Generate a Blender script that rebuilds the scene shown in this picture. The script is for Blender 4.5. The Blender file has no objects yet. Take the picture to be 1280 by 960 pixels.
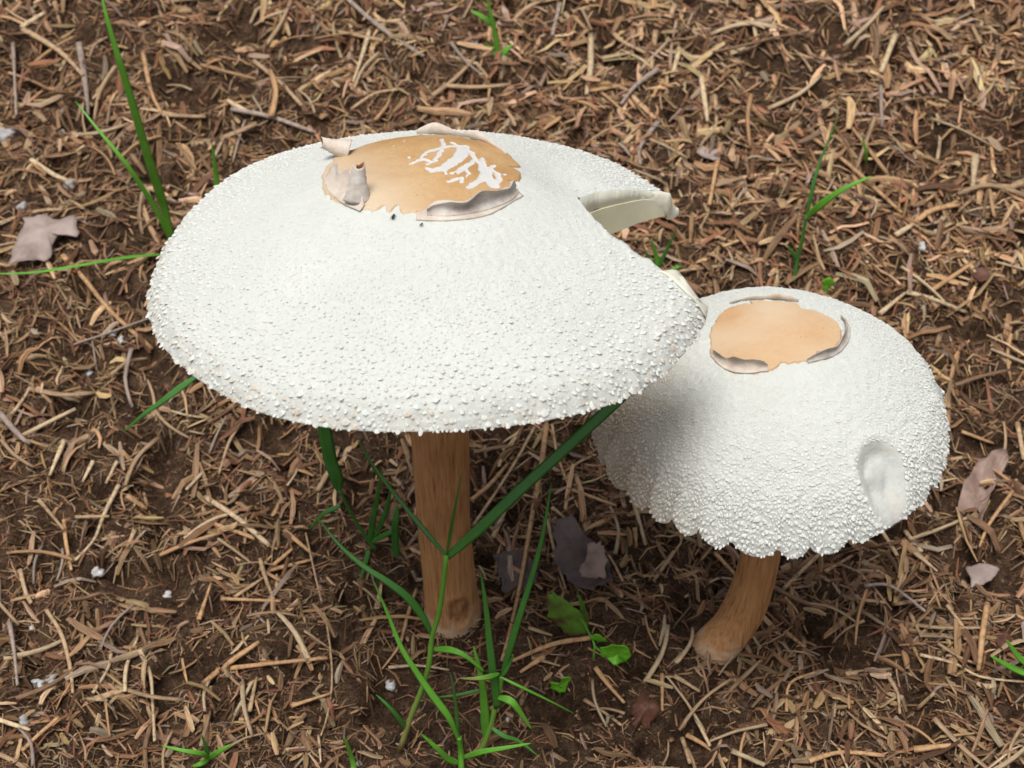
import bpy, bmesh, math, random
import numpy as np
from mathutils import Vector, Matrix

random.seed(7)
RNG = np.random.default_rng(11)
scene = bpy.context.scene
C = scene.collection

# ------------------------------------------------------------------ camera
FPX = 1800.0                      # focal length in pixels of a 1280 wide picture
PITCH = math.radians(43.0)
CAM = Vector((0.0, -0.3553, 0.4676))
FWD = Vector((0, math.cos(PITCH), -math.sin(PITCH)))
UPV = Vector((0, math.sin(PITCH), math.cos(PITCH)))
cam_d = bpy.data.cameras.new('camera')
cam_d.sensor_fit = 'HORIZONTAL'
cam_d.sensor_width = 36.0
cam_d.lens = FPX / 1280.0 * 36.0
cam_d.clip_start = 0.01
cam_d.clip_end = 200.0
cam_d.dof.use_dof = True
cam_d.dof.focus_distance = 0.46
cam_d.dof.aperture_fstop = 26.0
cam = bpy.data.objects.new('camera', cam_d)
cam.location = CAM
cam.rotation_euler = (math.pi / 2 - PITCH, 0, 0)
C.objects.link(cam)
scene.camera = cam

# ------------------------------------------------------------------ sky, sun, exposure
SUN_EL, SUN_AZ = math.radians(75), math.radians(212)     # azimuth: from +Y, clockwise
world = bpy.data.worlds.new('World')
scene.world = world
world.use_nodes = True
wn = world.node_tree
bg = wn.nodes['Background']
sky = wn.nodes.new('ShaderNodeTexSky')
sky.sky_type = 'NISHITA'
sky.sun_disc = False
sky.sun_elevation = SUN_EL
sky.sun_rotation = SUN_AZ
sky.air_density = 1.0
sky.dust_density = 6.0
sky.ozone_density = 0.4
hs = wn.nodes.new('ShaderNodeHueSaturation')
hs.inputs['Saturation'].default_value = 0.42
wn.links.new(sky.outputs[0], hs.inputs['Color'])
wn.links.new(hs.outputs[0], bg.inputs['Color'])
bg.inputs['Strength'].default_value = 0.10
sun_d = bpy.data.lights.new('sun', 'SUN')
sun_d.energy = 2.1
sun_d.angle = math.radians(24)
sun_d.color = (1.0, 0.975, 0.935)
sun = bpy.data.objects.new('sun', sun_d)
sun.rotation_euler = (math.pi / 2 - SUN_EL, 0, math.pi - SUN_AZ)
C.objects.link(sun)
vs = scene.view_settings
vs.view_transform = 'Standard'
vs.look = 'None'
vs.gamma = 1.0
vs.use_curve_mapping = False
vs.exposure = 0.16

# ------------------------------------------------------------------ helpers
def h2(ix, iy, s):
    n = (ix.astype(np.int64) * 374761393 + iy.astype(np.int64) * 668265263 + s * 1274126177) & 0xffffffff
    n = ((n ^ (n >> 13)) * 1274126177) & 0xffffffff
    n = n ^ (n >> 16)
    return (n & 0xffff) / 65535.0

def vn(x, y, s=0):
    """smooth value noise, -1..1"""
    x = np.asarray(x, float); y = np.asarray(y, float)
    ix = np.floor(x); iy = np.floor(y)
    fx = x - ix; fy = y - iy
    fx = fx * fx * (3 - 2 * fx); fy = fy * fy * (3 - 2 * fy)
    a = h2(ix, iy, s); b = h2(ix + 1, iy, s); c = h2(ix, iy + 1, s); d = h2(ix + 1, iy + 1, s)
    return 2 * ((a * (1 - fx) + b * fx) * (1 - fy) + (c * (1 - fx) + d * fx) * fy) - 1

def sstep(a, b, x):
    t = np.clip((np.asarray(x, float) - a) / (b - a), 0, 1)
    return t * t * (3 - 2 * t)

def gbase(x, y):
    x = np.asarray(x, float); y = np.asarray(y, float)
    t = np.clip(y - 0.03, 0, None)
    rise = 0.20 * t * t / (t + 0.08)
    return np.where(y > 1.6, 0.20 * 1.57 * 1.57 / 1.65 + 0.02 * np.log1p(np.clip(y - 1.6, 0, None)), rise)

def pits(x, y):
    a = sstep(0.40, 0.78, vn(x * 58 + 9, y * 58, 5))
    b = sstep(0.45, 0.80, vn(x * 105 + 3, y * 105, 6))
    return np.maximum(a, 0.7 * b)

def gz(x, y):
    x = np.asarray(x, float); y = np.asarray(y, float)
    z = gbase(x, y)
    z = z + 0.0060 * vn(x * 22, y * 22, 1) + 0.0042 * vn(x * 55, y * 55, 2)
    z = z + 0.0026 * vn(x * 120, y * 120, 3) + 0.0013 * vn(x * 300, y * 300, 4)
    # deeper pits between the mats of straw
    z = z - 0.011 * pits(x, y)
    k = np.exp(-(((x + 0.0235) ** 2 + (y - 0.004) ** 2) / 0.022 ** 2)) + np.exp(-(((x - 0.083) ** 2 + (y + 0.008) ** 2) / 0.022 ** 2))
    return z * (1 - 0.85 * np.clip(k, 0, 1))

def ray(px, py):
    return (FWD + Vector((1, 0, 0)) * ((px - 640) / FPX) + UPV * ((480 - py) / FPX))

def at(px, py, Y):
    d = ray(px, py)
    return CAM + d * ((Y - CAM.y) / d.y)

def ground_hit(px, py, lift=0.0):
    d = ray(px, py)
    lo, hi = 0.30, 2.2
    for n in (420, 40, 30):
        ts = np.linspace(lo, hi, n)
        g = CAM.z + d.z * ts - gz(CAM.x + d.x * ts, CAM.y + d.y * ts)
        k = np.where(g < 0)[0]
        k = int(k[0]) if len(k) else n - 1
        lo, hi = ts[max(k - 1, 0)], ts[k]
    p = CAM + d * float(lo)
    return Vector((p.x, p.y, p.z + lift))

def at_g(px, py, Y, lift=0.002):
    p = at(px, py, Y)
    if p.z < float(gz(p.x, p.y)) + lift:
        p = ground_hit(px, py, lift)
    return p

def tag(o, label=None, cat=None, group=None, kind=None):
    if label: o['label'] = label
    if cat: o['category'] = cat
    if group: o['group'] = group
    if kind: o['kind'] = kind
    return o

def link(name, me, mats, parent=None):
    if not isinstance(mats, (list, tuple)): mats = [mats]
    if len(me.materials) == 0:
        for m in mats: me.materials.append(m)
    o = bpy.data.objects.new(name, me)
    C.objects.link(o)
    if parent: o.parent = parent
    return o

def empty(name, loc=(0, 0, 0)):
    o = bpy.data.objects.new(name, None)
    o.empty_display_size = 0.01
    o.location = loc
    C.objects.link(o)
    return o

def smooth(me, on=True):
    me.polygons.foreach_set('use_smooth', [on] * len(me.polygons))
    me.update()
    return me

def np_mesh(name, verts, quads=None, tris=None):
    me = bpy.data.meshes.new(name)
    nq = 0 if quads is None else len(quads)
    nt = 0 if tris is None else len(tris)
    me.vertices.add(len(verts))
    me.vertices.foreach_set('co', np.asarray(verts, np.float32).ravel())
    loops = []
    if nq: loops.append(np.asarray(quads, np.int32).ravel())
    if nt: loops.append(np.asarray(tris, np.int32).ravel())
    loops = np.concatenate(loops)
    me.loops.add(len(loops))
    me.loops.foreach_set('vertex_index', loops)
    starts = np.concatenate([np.arange(nq) * 4, nq * 4 + np.arange(nt) * 3]).astype(np.int32)
    me.polygons.add(nq + nt)
    me.polygons.foreach_set('loop_start', starts)
    me.update(calc_edges=True)
    me.validate()
    return me

def fattr(me, name, vals):
    a = me.attributes.new(name, 'FLOAT', 'POINT')
    a.data.foreach_set('value', np.asarray(vals, np.float32))

def cattr(me, name, cols):
    a = me.color_attributes.new(name, 'FLOAT_COLOR', 'POINT')
    c = np.ones((len(cols), 4), np.float32); c[:, :3] = cols
    a.data.foreach_set('color', c.ravel())

# ------------------------------------------------------------------ materials
class MT:
    def __init__(self, name):
        self.m = bpy.data.materials.new(name)
        self.m.use_nodes = True
        self.t = self.m.node_tree
        self.b = self.t.nodes['Principled BSDF']
    def n(self, typ, **kw):
        nd = self.t.nodes.new(typ)
        for k, v in kw.items():
            if k in nd.inputs: nd.inputs[k].default_value = v
            else: setattr(nd, k, v)
        return nd
    def l(self, a, b): self.t.links.new(a, b)
    def noise(self, scale, detail=4, rough=0.55, coord=None, stretch=None):
        nz = self.n('ShaderNodeTexNoise')
        nz.inputs['Scale'].default_value = scale
        nz.inputs['Detail'].default_value = detail
        nz.inputs['Roughness'].default_value = rough
        tc = self.n('ShaderNodeTexCoord')
        src = tc.outputs['Object']
        if stretch:
            mp = self.n('ShaderNodeMapping')
            mp.inputs['Scale'].default_value = stretch
            self.l(src, mp.inputs['Vector']); src = mp.outputs[0]
        self.l(src, nz.inputs['Vector'])
        return nz.outputs['Fac']
    def ramp(self, fac, stops):
        r = self.n('ShaderNodeValToRGB')
        e = r.color_ramp.elements
        while len(e) < len(stops): e.new(0.5)
        for i, (p, c) in enumerate(stops):
            e[i].position = p
            e[i].color = tuple(c) + (1,) if len(c) == 3 else c
        self.l(fac, r.inputs['Fac'])
        return r.outputs['Color']
    def mix(self, fac, a, b, blend='MIX'):
        x = self.n('ShaderNodeMix'); x.data_type = 'RGBA'; x.blend_type = blend
        if isinstance(fac, (int, float)): x.inputs[0].default_value = fac
        else: self.l(fac, x.inputs[0])
        for v, s in ((a, 6), (b, 7)):
            if isinstance(v, (tuple, list)): x.inputs[s].default_value = tuple(v) + (1,)
            else: self.l(v, x.inputs[s])
        return x.outputs[2]
    def maprange(self, v, a, b, c=0.0, d=1.0):
        r = self.n('ShaderNodeMapRange')
        r.inputs[1].default_value = a; r.inputs[2].default_value = b
        r.inputs[3].default_value = c; r.inputs[4].default_value = d
        self.l(v, r.inputs[0]); return r.outputs[0]
    def attr(self, name, out='Fac'):
        a = self.n('ShaderNodeAttribute'); a.attribute_name = name
        return a.outputs[out]
    def bump(self, h, strength, dist):
        b = self.n('ShaderNodeBump')
        b.inputs['Strength'].default_value = strength
        b.inputs['Distance'].default_value = dist
        self.l(h, b.inputs['Height']); self.l(b.outputs[0], self.b.inputs['Normal'])
    def color(self, c):
        if isinstance(c, (tuple, list)): self.b.inputs['Base Color'].default_value = tuple(c) + (1,)
        else: self.l(c, self.b.inputs['Base Color'])
    def rough(self, r): self.b.inputs['Roughness'].default_value = r
    def spec(self, s): self.b.inputs['Specular IOR Level'].default_value = s
    def sss(self, w, rad, scale):
        self.b.inputs['Subsurface Weight'].default_value = w
        self.b.inputs['Subsurface Radius'].default_value = rad
        self.b.inputs['Subsurface Scale'].default_value = scale

def m_skin():
    t = MT('cap_skin')
    big = t.noise(38, 3)
    col = t.ramp(big, [(0.3, (0.57, 0.59, 0.553)), (0.7, (0.62, 0.64, 0.603))])
    fib = t.noise(700, 2)
    col = t.mix(t.maprange(fib, 0.45, 0.75, 0, 0.35), col, (0.53, 0.525, 0.47))
    st = t.attr('stain_shade')
    col = t.mix(st, col, (0.42, 0.25, 0.10))  # brown stains, plus the shade painted on the small cap's left
    t.color(col); t.rough(0.75); t.spec(0.25)
    t.sss(0.25, (1.0, 0.85, 0.6), 0.0020)
    h = t.noise(900, 3, 0.6)
    t.bump(h, 0.40, 0.0006)
    return t.m

def m_scale():
    t = MT('scale_fleck')
    col = t.mix(t.attr('tan'), (0.645, 0.663, 0.620), (0.46, 0.34, 0.22))
    t.color(col); t.rough(0.7); t.spec(0.3)
    return t.m

def m_flesh():
    t = MT('cap_flesh')
    n = t.noise(120, 4)
    t.color(t.ramp(n, [(0.3, (0.70, 0.685, 0.54)), (0.7, (0.78, 0.77, 0.66))]))
    t.rough(0.5)
    t.bump(t.noise(400, 3), 0.3, 0.0006)
    return t.m

def m_gill():
    t = MT('gill_flesh')
    n = t.noise(90, 3)
    t.color(t.ramp(n, [(0.3, (0.64, 0.62, 0.42)), (0.7, (0.76, 0.74, 0.56))]))
    t.rough(0.5)
    return t.m

def m_disc(name, c0, c1, c2):
    t = MT(name)
    n = t.noise(45, 4)
    col = t.ramp(n, [(0.25, c0), (0.5, c1), (0.78, c2)])
    fine = t.noise(900, 2)
    col = t.mix(t.maprange(fine, 0.4, 0.8, 0, 0.35), col, c2)
    col = t.mix(t.attr('pale'), col, (0.62, 0.49, 0.34))
    speck = t.n('ShaderNodeTexVoronoi'); speck.inputs['Scale'].default_value = 420
    tc = t.n('ShaderNodeTexCoord'); t.l(tc.outputs['Object'], speck.inputs['Vector'])
    sp = t.maprange(speck.outputs['Distance'], 0.10, 0.16, 1, 0)
    gate = t.maprange(t.noise(70, 2), 0.56, 0.66)
    mm = t.n('ShaderNodeMath', operation='MULTIPLY'); t.l(sp, mm.inputs[0]); t.l(gate, mm.inputs[1])
    mm2 = t.n('ShaderNodeMath', operation='MULTIPLY'); t.l(mm.outputs[0], mm2.inputs[0]); mm2.inputs[1].default_value = 0.45
    col = t.mix(mm2.outputs[0], col, (0.16, 0.08, 0.04))
    cr = t.attr('crack')
    col = t.mix(t.maprange(cr, 0.35, 0.65), col, (0.60, 0.595, 0.575))
    rim = t.maprange(cr, 0.12, 0.38)
    t.color(col); t.rough(0.55); t.spec(0.35)
    t.bump(t.noise(800, 3), 0.35, 0.0004)
    return t.m

def m_curl(name, a, b, c):
    t = MT(name)
    n = t.noise(160, 4, 0.6)
    t.color(t.ramp(n, [(0.28, a), (0.5, b), (0.75, c)]))
    t.rough(0.7); t.spec(0.2)
    t.bump(t.noise(500, 4), 0.5, 0.0008)
    return t.m

def m_stem():
    t = MT('stem_skin')
    n = t.noise(55, 5, 0.6, stretch=(16, 16, 0.8))
    col = t.ramp(n, [(0.28, (0.24, 0.10, 0.036)), (0.48, (0.50, 0.25, 0.10)), (0.60, (0.54, 0.285, 0.12)), (0.85, (0.66, 0.43, 0.22))])
    patch = t.noise(60, 3)
    col = t.mix(t.maprange(patch, 0.5, 0.75, 0, 0.4), col, (0.26, 0.12, 0.06))
    col = t.mix(t.attr('pale'), col, (0.58, 0.46, 0.34))
    col = t.mix(t.attr('hollow'), col, (0.22, 0.10, 0.045))
    t.color(col); t.rough(0.5); t.spec(0.35)
    t.bump(n, 0.35, 0.0006)
    return t.m

def m_soil():
    t = MT('soil')
    n = t.noise(110, 8, 0.72)
    col = t.ramp(n, [(0.30, (0.028, 0.016, 0.010)), (0.48, (0.10, 0.058, 0.034)), (0.62, (0.19, 0.118, 0.072)), (0.78, (0.32, 0.215, 0.135))])
    f = t.noise(1100, 4, 0.7)
    col = t.mix(1.0, col, t.ramp(f, [(0.32, (0.35, 0.33, 0.32)), (0.5, (1, 1, 1)), (0.70, (1.9, 1.85, 1.75))]), 'MULTIPLY')
    t.color(col); t.rough(0.95); t.spec(0.15)
    t.bump(t.noise(420, 8, 0.75), 1.0, 0.006)
    return t.m

def m_crumb():
    t = MT('soil_crumbs')
    c = t.attr('Col', 'Color')
    f = t.noise(1300, 3, 0.7)
    c = t.mix(1.0, c, t.ramp(f, [(0.3, (0.5, 0.48, 0.46)), (0.7, (1.35, 1.35, 1.3))]), 'MULTIPLY')
    t.color(c); t.rough(0.95); t.spec(0.15)
    return t.m

def m_litter():
    t = MT('straw_litter')
    c = t.attr('Col', 'Color')
    nz = t.n('ShaderNodeTexNoise'); nz.inputs['Scale'].default_value = 1.0; nz.inputs['Detail'].default_value = 4
    t.l(t.attr('fib', 'Vector'), nz.inputs['Vector'])
    n = nz.outputs['Fac']
    c = t.mix(1.0, c, t.ramp(n, [(0.28, (0.40, 0.36, 0.33)), (0.5, (0.95, 0.95, 0.95)), (0.75, (1.35, 1.35, 1.30))]), 'MULTIPLY')
    t.color(c); t.rough(0.75); t.spec(0.25)
    t.bump(n, 0.6, 0.0006)
    return t.m

def m_straw(shared=False):
    t = MT('dry_straw')
    oi = t.n('ShaderNodeObjectInfo')
    n = t.noise(1.0, 4, 0.6, stretch=(3, 70, 70)) if shared else t.noise(420, 5, 0.65)
    c = t.mix(1.0, oi.outputs['Color'], t.ramp(n, [(0.28, (0.42, 0.38, 0.35)), (0.5, (0.95, 0.95, 0.95)), (0.75, (1.30, 1.30, 1.25))]), 'MULTIPLY')
    t.color(c); t.rough(0.65); t.spec(0.3)
    t.bump(t.noise(700, 3), 0.4, 0.0006)
    return t.m

def m_grass(name, a, b):
    t = MT(name)
    n = t.noise(60, 3, stretch=(1, 1, 1))
    c = t.ramp(n, [(0.3, a), (0.7, b)])
    c = t.mix(t.attr('dry'), c, (0.30, 0.24, 0.09))
    t.color(c); t.rough(0.42); t.spec(0.4)
    t.b.inputs['Transmission Weight'].default_value = 0.0
    t.bump(t.noise(800, 2), 0.25, 0.0004)
    return t.m

def m_plain(name, stops, scale=120, rough=0.7, bump=0.4, bscale=500):
    t = MT(name)
    t.color(t.ramp(t.noise(scale, 5, 0.6), stops)); t.rough(rough); t.spec(0.3)
    t.bump(t.noise(bscale, 4), bump, 0.0008)
    return t.m

M = dict(skin=m_skin(), scale=m_scale(), flesh=m_flesh(), gill=m_gill(), stem=m_stem(), soil=m_soil(),
         litter=m_litter(), straw=m_straw(), straw2=m_straw(True), crumb=m_crumb(),
         disc1=m_disc('disc_tan', (0.58, 0.39, 0.20), (0.48, 0.285, 0.118), (0.34, 0.170, 0.060)),
         disc2=m_disc('disc_buff', (0.62, 0.42, 0.25), (0.57, 0.36, 0.19), (0.48, 0.28, 0.13)),
         curl=m_curl('curl_grey', (0.27, 0.235, 0.20), (0.48, 0.43, 0.38), (0.68, 0.65, 0.60)),
         curlpink=m_curl('curl_pink', (0.48, 0.39, 0.32), (0.60, 0.52, 0.44), (0.70, 0.65, 0.58)),
         curlin=m_curl('curl_inside', (0.16, 0.07, 0.03), (0.30, 0.14, 0.06), (0.45, 0.26, 0.12)),
         grass=m_grass('grass_green', (0.085, 0.28, 0.022), (0.15, 0.40, 0.045)),
         grass2=m_grass('grass_deep', (0.035, 0.14, 0.022), (0.065, 0.22, 0.035)),
         clover=m_plain('seedling_green', [(0.3, (0.10, 0.32, 0.015)), (0.7, (0.16, 0.45, 0.03))], 150, 0.45, 0.3),
         maroon=m_plain('seedling_maroon', [(0.36, (0.10, 0.06, 0.03)), (0.5, (0.11, 0.20, 0.03)), (0.7, (0.12, 0.30, 0.03))], 130, 0.5, 0.4),
         leafmauve=m_plain('leaf_mauve', [(0.3, (0.24, 0.18, 0.155)), (0.7, (0.42, 0.335, 0.30))], 70, 0.6, 0.4),
         leafbrown=m_plain('leaf_brown', [(0.3, (0.17, 0.105, 0.08)), (0.7, (0.36, 0.26, 0.215))], 90, 0.5, 0.5),
         leafdark=m_plain('leaf_dark', [(0.35, (0.055, 0.036, 0.032)), (0.62, (0.12, 0.085, 0.075))], 60, 0.5, 0.5),
         leafred=m_plain('leaf_red', [(0.3, (0.06, 0.025, 0.017)), (0.7, (0.14, 0.06, 0.036))], 100, 0.55, 0.6),
         pebble=m_plain('pebble_white', [(0.3, (0.34, 0.33, 0.31)), (0.7, (0.62, 0.61, 0.60))], 200, 0.35, 0.3),
         pebblegrey=m_plain('pebble_grey', [(0.3, (0.26, 0.25, 0.24)), (0.7, (0.42, 0.40, 0.39))], 200, 0.5, 0.3),
         black=m_plain('insect_black', [(0.3, (0.012, 0.011, 0.010)), (0.7, (0.04, 0.035, 0.03))], 900, 0.35, 0.2))

# ------------------------------------------------------------------ ground: one sheet to the horizon
def axis(lo, hi, step, far):
    a = list(np.arange(lo, hi + step / 2, step))
    s = step; v = a[-1]
    while v < far:
        s *= 1.22; v += s; a.append(v)
    s = step; v = a[0]; pre = []
    while v > -far:
        s *= 1.22; v -= s; pre.append(v)
    return np.array(pre[::-1] + a)

gx = axis(-0.44, 0.44, 0.0028, 40.0)
gy = axis(-0.20, 0.80, 0.0028, 40.0)
GX, GY = np.meshgrid(gx, gy)
GZ = gz(GX, GY)
nx, ny = len(gx), len(gy)
idx = np.arange(nx * ny).reshape(ny, nx)
q = np.stack([idx[:-1, :-1], idx[:-1, 1:], idx[1:, 1:], idx[1:, :-1]], -1).reshape(-1, 4)
me = np_mesh('ground', np.stack([GX, GY, GZ], -1).reshape(-1, 3), quads=q)
smooth(me)
ground = link('ground', me, M['soil'])
tag(ground, kind='structure')

# ------------------------------------------------------------------ straw litter
PAL = np.array([(0.42, 0.29, 0.175), (0.50, 0.375, 0.24), (0.34, 0.22, 0.125), (0.25, 0.148, 0.085),
                (0.33, 0.255, 0.20), (0.15, 0.085, 0.050), (0.27, 0.135, 0.080)])

def strips(n, xs, ys, L, W, T, rings, lift, pitch, bend, cols, arch, sides=4):
    yaw = RNG.uniform(0, 2 * math.pi, n)
    roll = RNG.normal(0, 0.5, n)
    s = np.linspace(-0.5, 0.5, rings)[None, :]
    lx = s * L[:, None]
    ly = bend[:, None] * (s * s - 0.08) * L[:, None] + (bend[:, None] * 0.7) * (s ** 3) * L[:, None]
    ca, sa = np.cos(yaw)[:, None], np.sin(yaw)[:, None]
    X = xs[:, None] + lx * ca - ly * sa
    Y = ys[:, None] + lx * sa + ly * ca
    zc = gz(xs, ys)[:, None]
    zp = gz(X, Y)
    Z = 0.35 * zc + 0.65 * zp + lift[:, None] + np.clip(pitch, -0.5, 0.5)[:, None] * lx + arch[:, None] * (0.25 - s * s) * L[:, None]
    P = np.stack([X, Y, Z], -1)
    tan = np.gradient(P, axis=1)
    tan /= np.linalg.norm(tan, axis=-1, keepdims=True) + 1e-12
    up = np.zeros_like(P); up[..., 2] = 1
    side = np.cross(tan, up); side /= np.linalg.norm(side, axis=-1, keepdims=True) + 1e-9
    nor = np.cross(side, tan)
    cr, sr = np.cos(roll)[:, None, None], np.sin(roll)[:, None, None]
    s2 = side * cr + nor * sr; n2 = nor * cr - side * sr
    tp = 1 - 0.45 * (2 * np.abs(s)) ** 3
    w = (W[:, None] * tp * 0.5)[..., None]; t = (T[:, None] * tp * 0.5)[..., None]
    if sides == 4: V = np.stack([P + s2 * w, P + n2 * t, P - s2 * w, P - n2 * t], 2)      # n, rings, sides, 3
    else: V = np.stack([P + s2 * w, P + n2 * t * 1.5, P - s2 * w], 2)
    S = sides
    base = (np.arange(n) * rings * S)[:, None, None]
    r = np.arange(rings - 1)[None, :, None] * S
    k = np.arange(S)[None, None, :]
    k2 = (k + 1) % S
    Q = np.stack([base + r + k, base + r + k2, base + r + S + k2, base + r + S + k], -1).reshape(-1, 4)
    if S == 4:
        b = (np.arange(n) * rings * 4)[:, None]
        c0 = b + np.array([[3, 2, 1, 0]]); c1 = b + (rings - 1) * 4 + np.array([[0, 1, 2, 3]])
        Q = np.concatenate([Q, c0, c1])
    colv = np.repeat(cols, rings * S, axis=0)
    fib = np.zeros((n, rings, S, 3))
    fib[..., 0] = (np.arange(S) * 2.6)[None, None, :] * (W / 0.0015)[:, None, None] ** 0.5
    fib[..., 1] = (s * L[:, None] * 140)[..., None]
    fib[..., 2] = (np.arange(n) * 3.7)[:, None, None]
    return V.reshape(-1, 3), Q, colv, fib.reshape(-1, 3)

OUTER = [False]
def scatter(n):
    if OUTER[0]:            # beyond the picture's edge the mat goes on, thinner
        xs = RNG.uniform(-1.1, 1.1, n); ys = RNG.uniform(-0.75, 1.7, n)
        m = (np.abs(xs) > 0.225 + 0.30 * np.clip(ys + 0.2, 0, 2)) | (ys < -0.16) | (ys > 0.77)
        return xs[m], ys[m]
    """points over the visible ground and a margin; fewer far out"""
    ys = RNG.uniform(0, 1, n) ** 1.10 * 0.96 - 0.17
    half = 0.235 + 0.30 * np.clip(ys + 0.2, 0, 2)
    xs = RNG.uniform(-1, 1, n) * half
    return xs, ys

def clump(xs, ys):
    return 0.5 + 0.5 * vn(xs * 26 + 3, ys * 26, 21) * 0.7 + 0.25 * vn(xs * 9, ys * 9, 22)

def colours(n, weights, xs, ys, dark=0.0):
    i = RNG.choice(len(PAL), n, p=np.array(weights) / sum(weights))
    c = PAL[i] * RNG.uniform(0.55, 1.35, (n, 1)) * RNG.uniform(0.92, 1.08, (n, 3))
    dry = sstep(-0.1, 0.75, 0.5 * xs + 0.8 * ys)[:, None]            # sky-lit brightness up the bank, painted into the straw colour
    c = c * (0.84 + 0.36 * dry)
    c = c * np.array([[1.06, 0.98, 0.89]])
    return np.clip(c, 0.01, 0.8)

def litter(name, n, L0, L1, W0, W1, rings, lift0, lift1, weights, keep=0.0, flat=0.4, bare_k=0.86):
    xs, ys = scatter(n); n = len(xs)
    if keep > 0:
        m = clump(xs, ys) + RNG.uniform(-0.3, 0.3, n) > keep
        xs, ys = xs[m], ys[m]
    bare = np.exp(-(((xs + 0.005) / 0.085) ** 2 + ((ys + 0.035) / 0.06) ** 2))      # bare crumbly soil round the stems; straw thinned further to deepen the shade
    m = (RNG.uniform(0, 1, len(xs)) > 0.9 * pits(xs, ys)) & (RNG.uniform(0, 1, len(xs)) > bare_k * bare)
    xs, ys = xs[m], ys[m]
    n = len(xs)
    grow = 1.0 + 0.55 * np.clip(ys, 0, 0.8) / 0.6
    L = RNG.uniform(0, 1, n) ** 1.6 * (L1 - L0) + L0
    L = L * grow
    W = RNG.uniform(W0, W1, n) * grow
    T = W * RNG.uniform(flat * 0.6, flat * 1.4, n)
    return strips(n, xs, ys, L, W, T, rings, RNG.uniform(lift0, lift1, n), RNG.normal(0, 0.16, n),
                  RNG.normal(0, 0.42 if rings == 3 else 0.20, n), colours(n, weights, xs, ys), RNG.normal(0.03, 0.11 if rings == 3 else 0.07, n), 3 if rings == 3 else 4)

parts = [litter('fibre', 86000, 0.003, 0.013, 0.0003, 0.0010, 3, -0.0008, 0.0020, [4, 1.5, 5, 6, 2.5, 5, 3], 0.0, 0.5, 0.55),
         litter('mid', 27000, 0.005, 0.019, 0.0009, 0.0024, 4, -0.0012, 0.0034, [5, 3, 6, 5, 3, 3, 2], 0.32),
         litter('wide', 5000, 0.008, 0.027, 0.0018, 0.0036, 4, -0.0005, 0.0044, [6, 5, 4, 2, 3, 1, 1], 0.40, 0.35)]
OUTER[0] = True
parts.append(litter('outer', 30000, 0.010, 0.034, 0.0016, 0.0040, 3, -0.0005, 0.0040, [5, 3, 6, 5, 3, 3, 2], 0.20, 0.4))
OUTER[0] = False
off = 0; VV = []; QQ = []; CC = []; FF = []
for v, qd, c, fb in parts:
    VV.append(v); QQ.append(qd + off); CC.append(c); FF.append(fb + off * 0.01); off += len(v)
me = np_mesh('straw_litter', np.concatenate(VV), quads=np.concatenate(QQ))
cattr(me, 'Col', np.concatenate(CC))
fa = me.attributes.new('fib', 'FLOAT_VECTOR', 'POINT'); fa.data.foreach_set('vector', np.concatenate(FF).astype(np.float32).ravel())
smooth(me, False)
lit = link('straw_litter', me, M['litter'])
tag(lit, 'matted brown dead grass and straw covering the soil', 'straw litter', kind='stuff')

# crumbs of soil
def crumbs(n):
    xs, ys = scatter(n)
    m = RNG.uniform(0, 1, n) > 0.25 - 0.5 * vn(xs * 45, ys * 45, 23)
    xs, ys = xs[m], ys[m]; n = len(xs)
    r = np.exp(RNG.normal(math.log(0.00062), 0.45, n)) * (1 + 0.5 * np.clip(ys, 0, 1))
    r = np.clip(r, 0.0002, 0.0024)
    oc = np.array([(1, 0, 0), (0, 1, 0), (-1, 0, 0), (0, -1, 0), (0, 0, 1), (0, 0, -1)], float)
    V = oc[None] * RNG.uniform(0.55, 1.25, (n, 6, 1)) + RNG.normal(0, 0.22, (n, 6, 3))
    a = RNG.uniform(0, 6.3, n); ca, sa = np.cos(a)[:, None], np.sin(a)[:, None]
    V = np.stack([V[..., 0] * ca - V[..., 1] * sa, V[..., 0] * sa + V[..., 1] * ca, V[..., 2] * 0.8], -1) * r[:, None, None]
    V += np.stack([xs, ys, gz(xs, ys) + r * 0.25], -1)[:, None, :]
    F = np.array([(0, 1, 4), (1, 2, 4), (2, 3, 4), (3, 0, 4), (1, 0, 5), (2, 1, 5), (3, 2, 5), (0, 3, 5)])
    T = (np.arange(n) * 6)[:, None, None] + F[None]
    pal = np.array([(0.05, 0.030, 0.019), (0.10, 0.060, 0.037), (0.17, 0.105, 0.064), (0.26, 0.175, 0.112), (0.20, 0.105, 0.06)])
    c = pal[RNG.choice(5, n, p=[.2, .3, .25, .13, .12])] * RNG.uniform(0.7, 1.3, (n, 1))
    return V.reshape(-1, 3), T.reshape(-1, 3), np.repeat(c, 6, 0)
v, tr, c = crumbs(62000)
me = np_mesh('soil_crumbs', v, tris=tr)
cattr(me, 'Col', c)
smooth(me, False)
tag(link('soil_crumbs', me, M['crumb']), 'loose dark brown soil crumbs between the straw', 'soil', kind='stuff')

# ------------------------------------------------------------------ tubes, blades, sheets
def catmull(pts, n):
    P = [Vector(p) for p in pts]
    if len(P) == 2:
        return [P[0].lerp(P[1], i / (n - 1)) for i in range(n)]
    out = []
    m = len(P) - 1
    for i in range(n):
        t = i / (n - 1) * m
        k = min(int(t), m - 1); f = t - k
        p0 = P[max(k - 1, 0)]; p1 = P[k]; p2 = P[k + 1]; p3 = P[min(k + 2, m)]
        out.append(0.5 * ((2 * p1) + (p2 - p0) * f + (2 * p0 - 5 * p1 + 4 * p2 - p3) * f * f + (3 * p1 - p0 - 3 * p2 + p3) * f ** 3))
    return out

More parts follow.
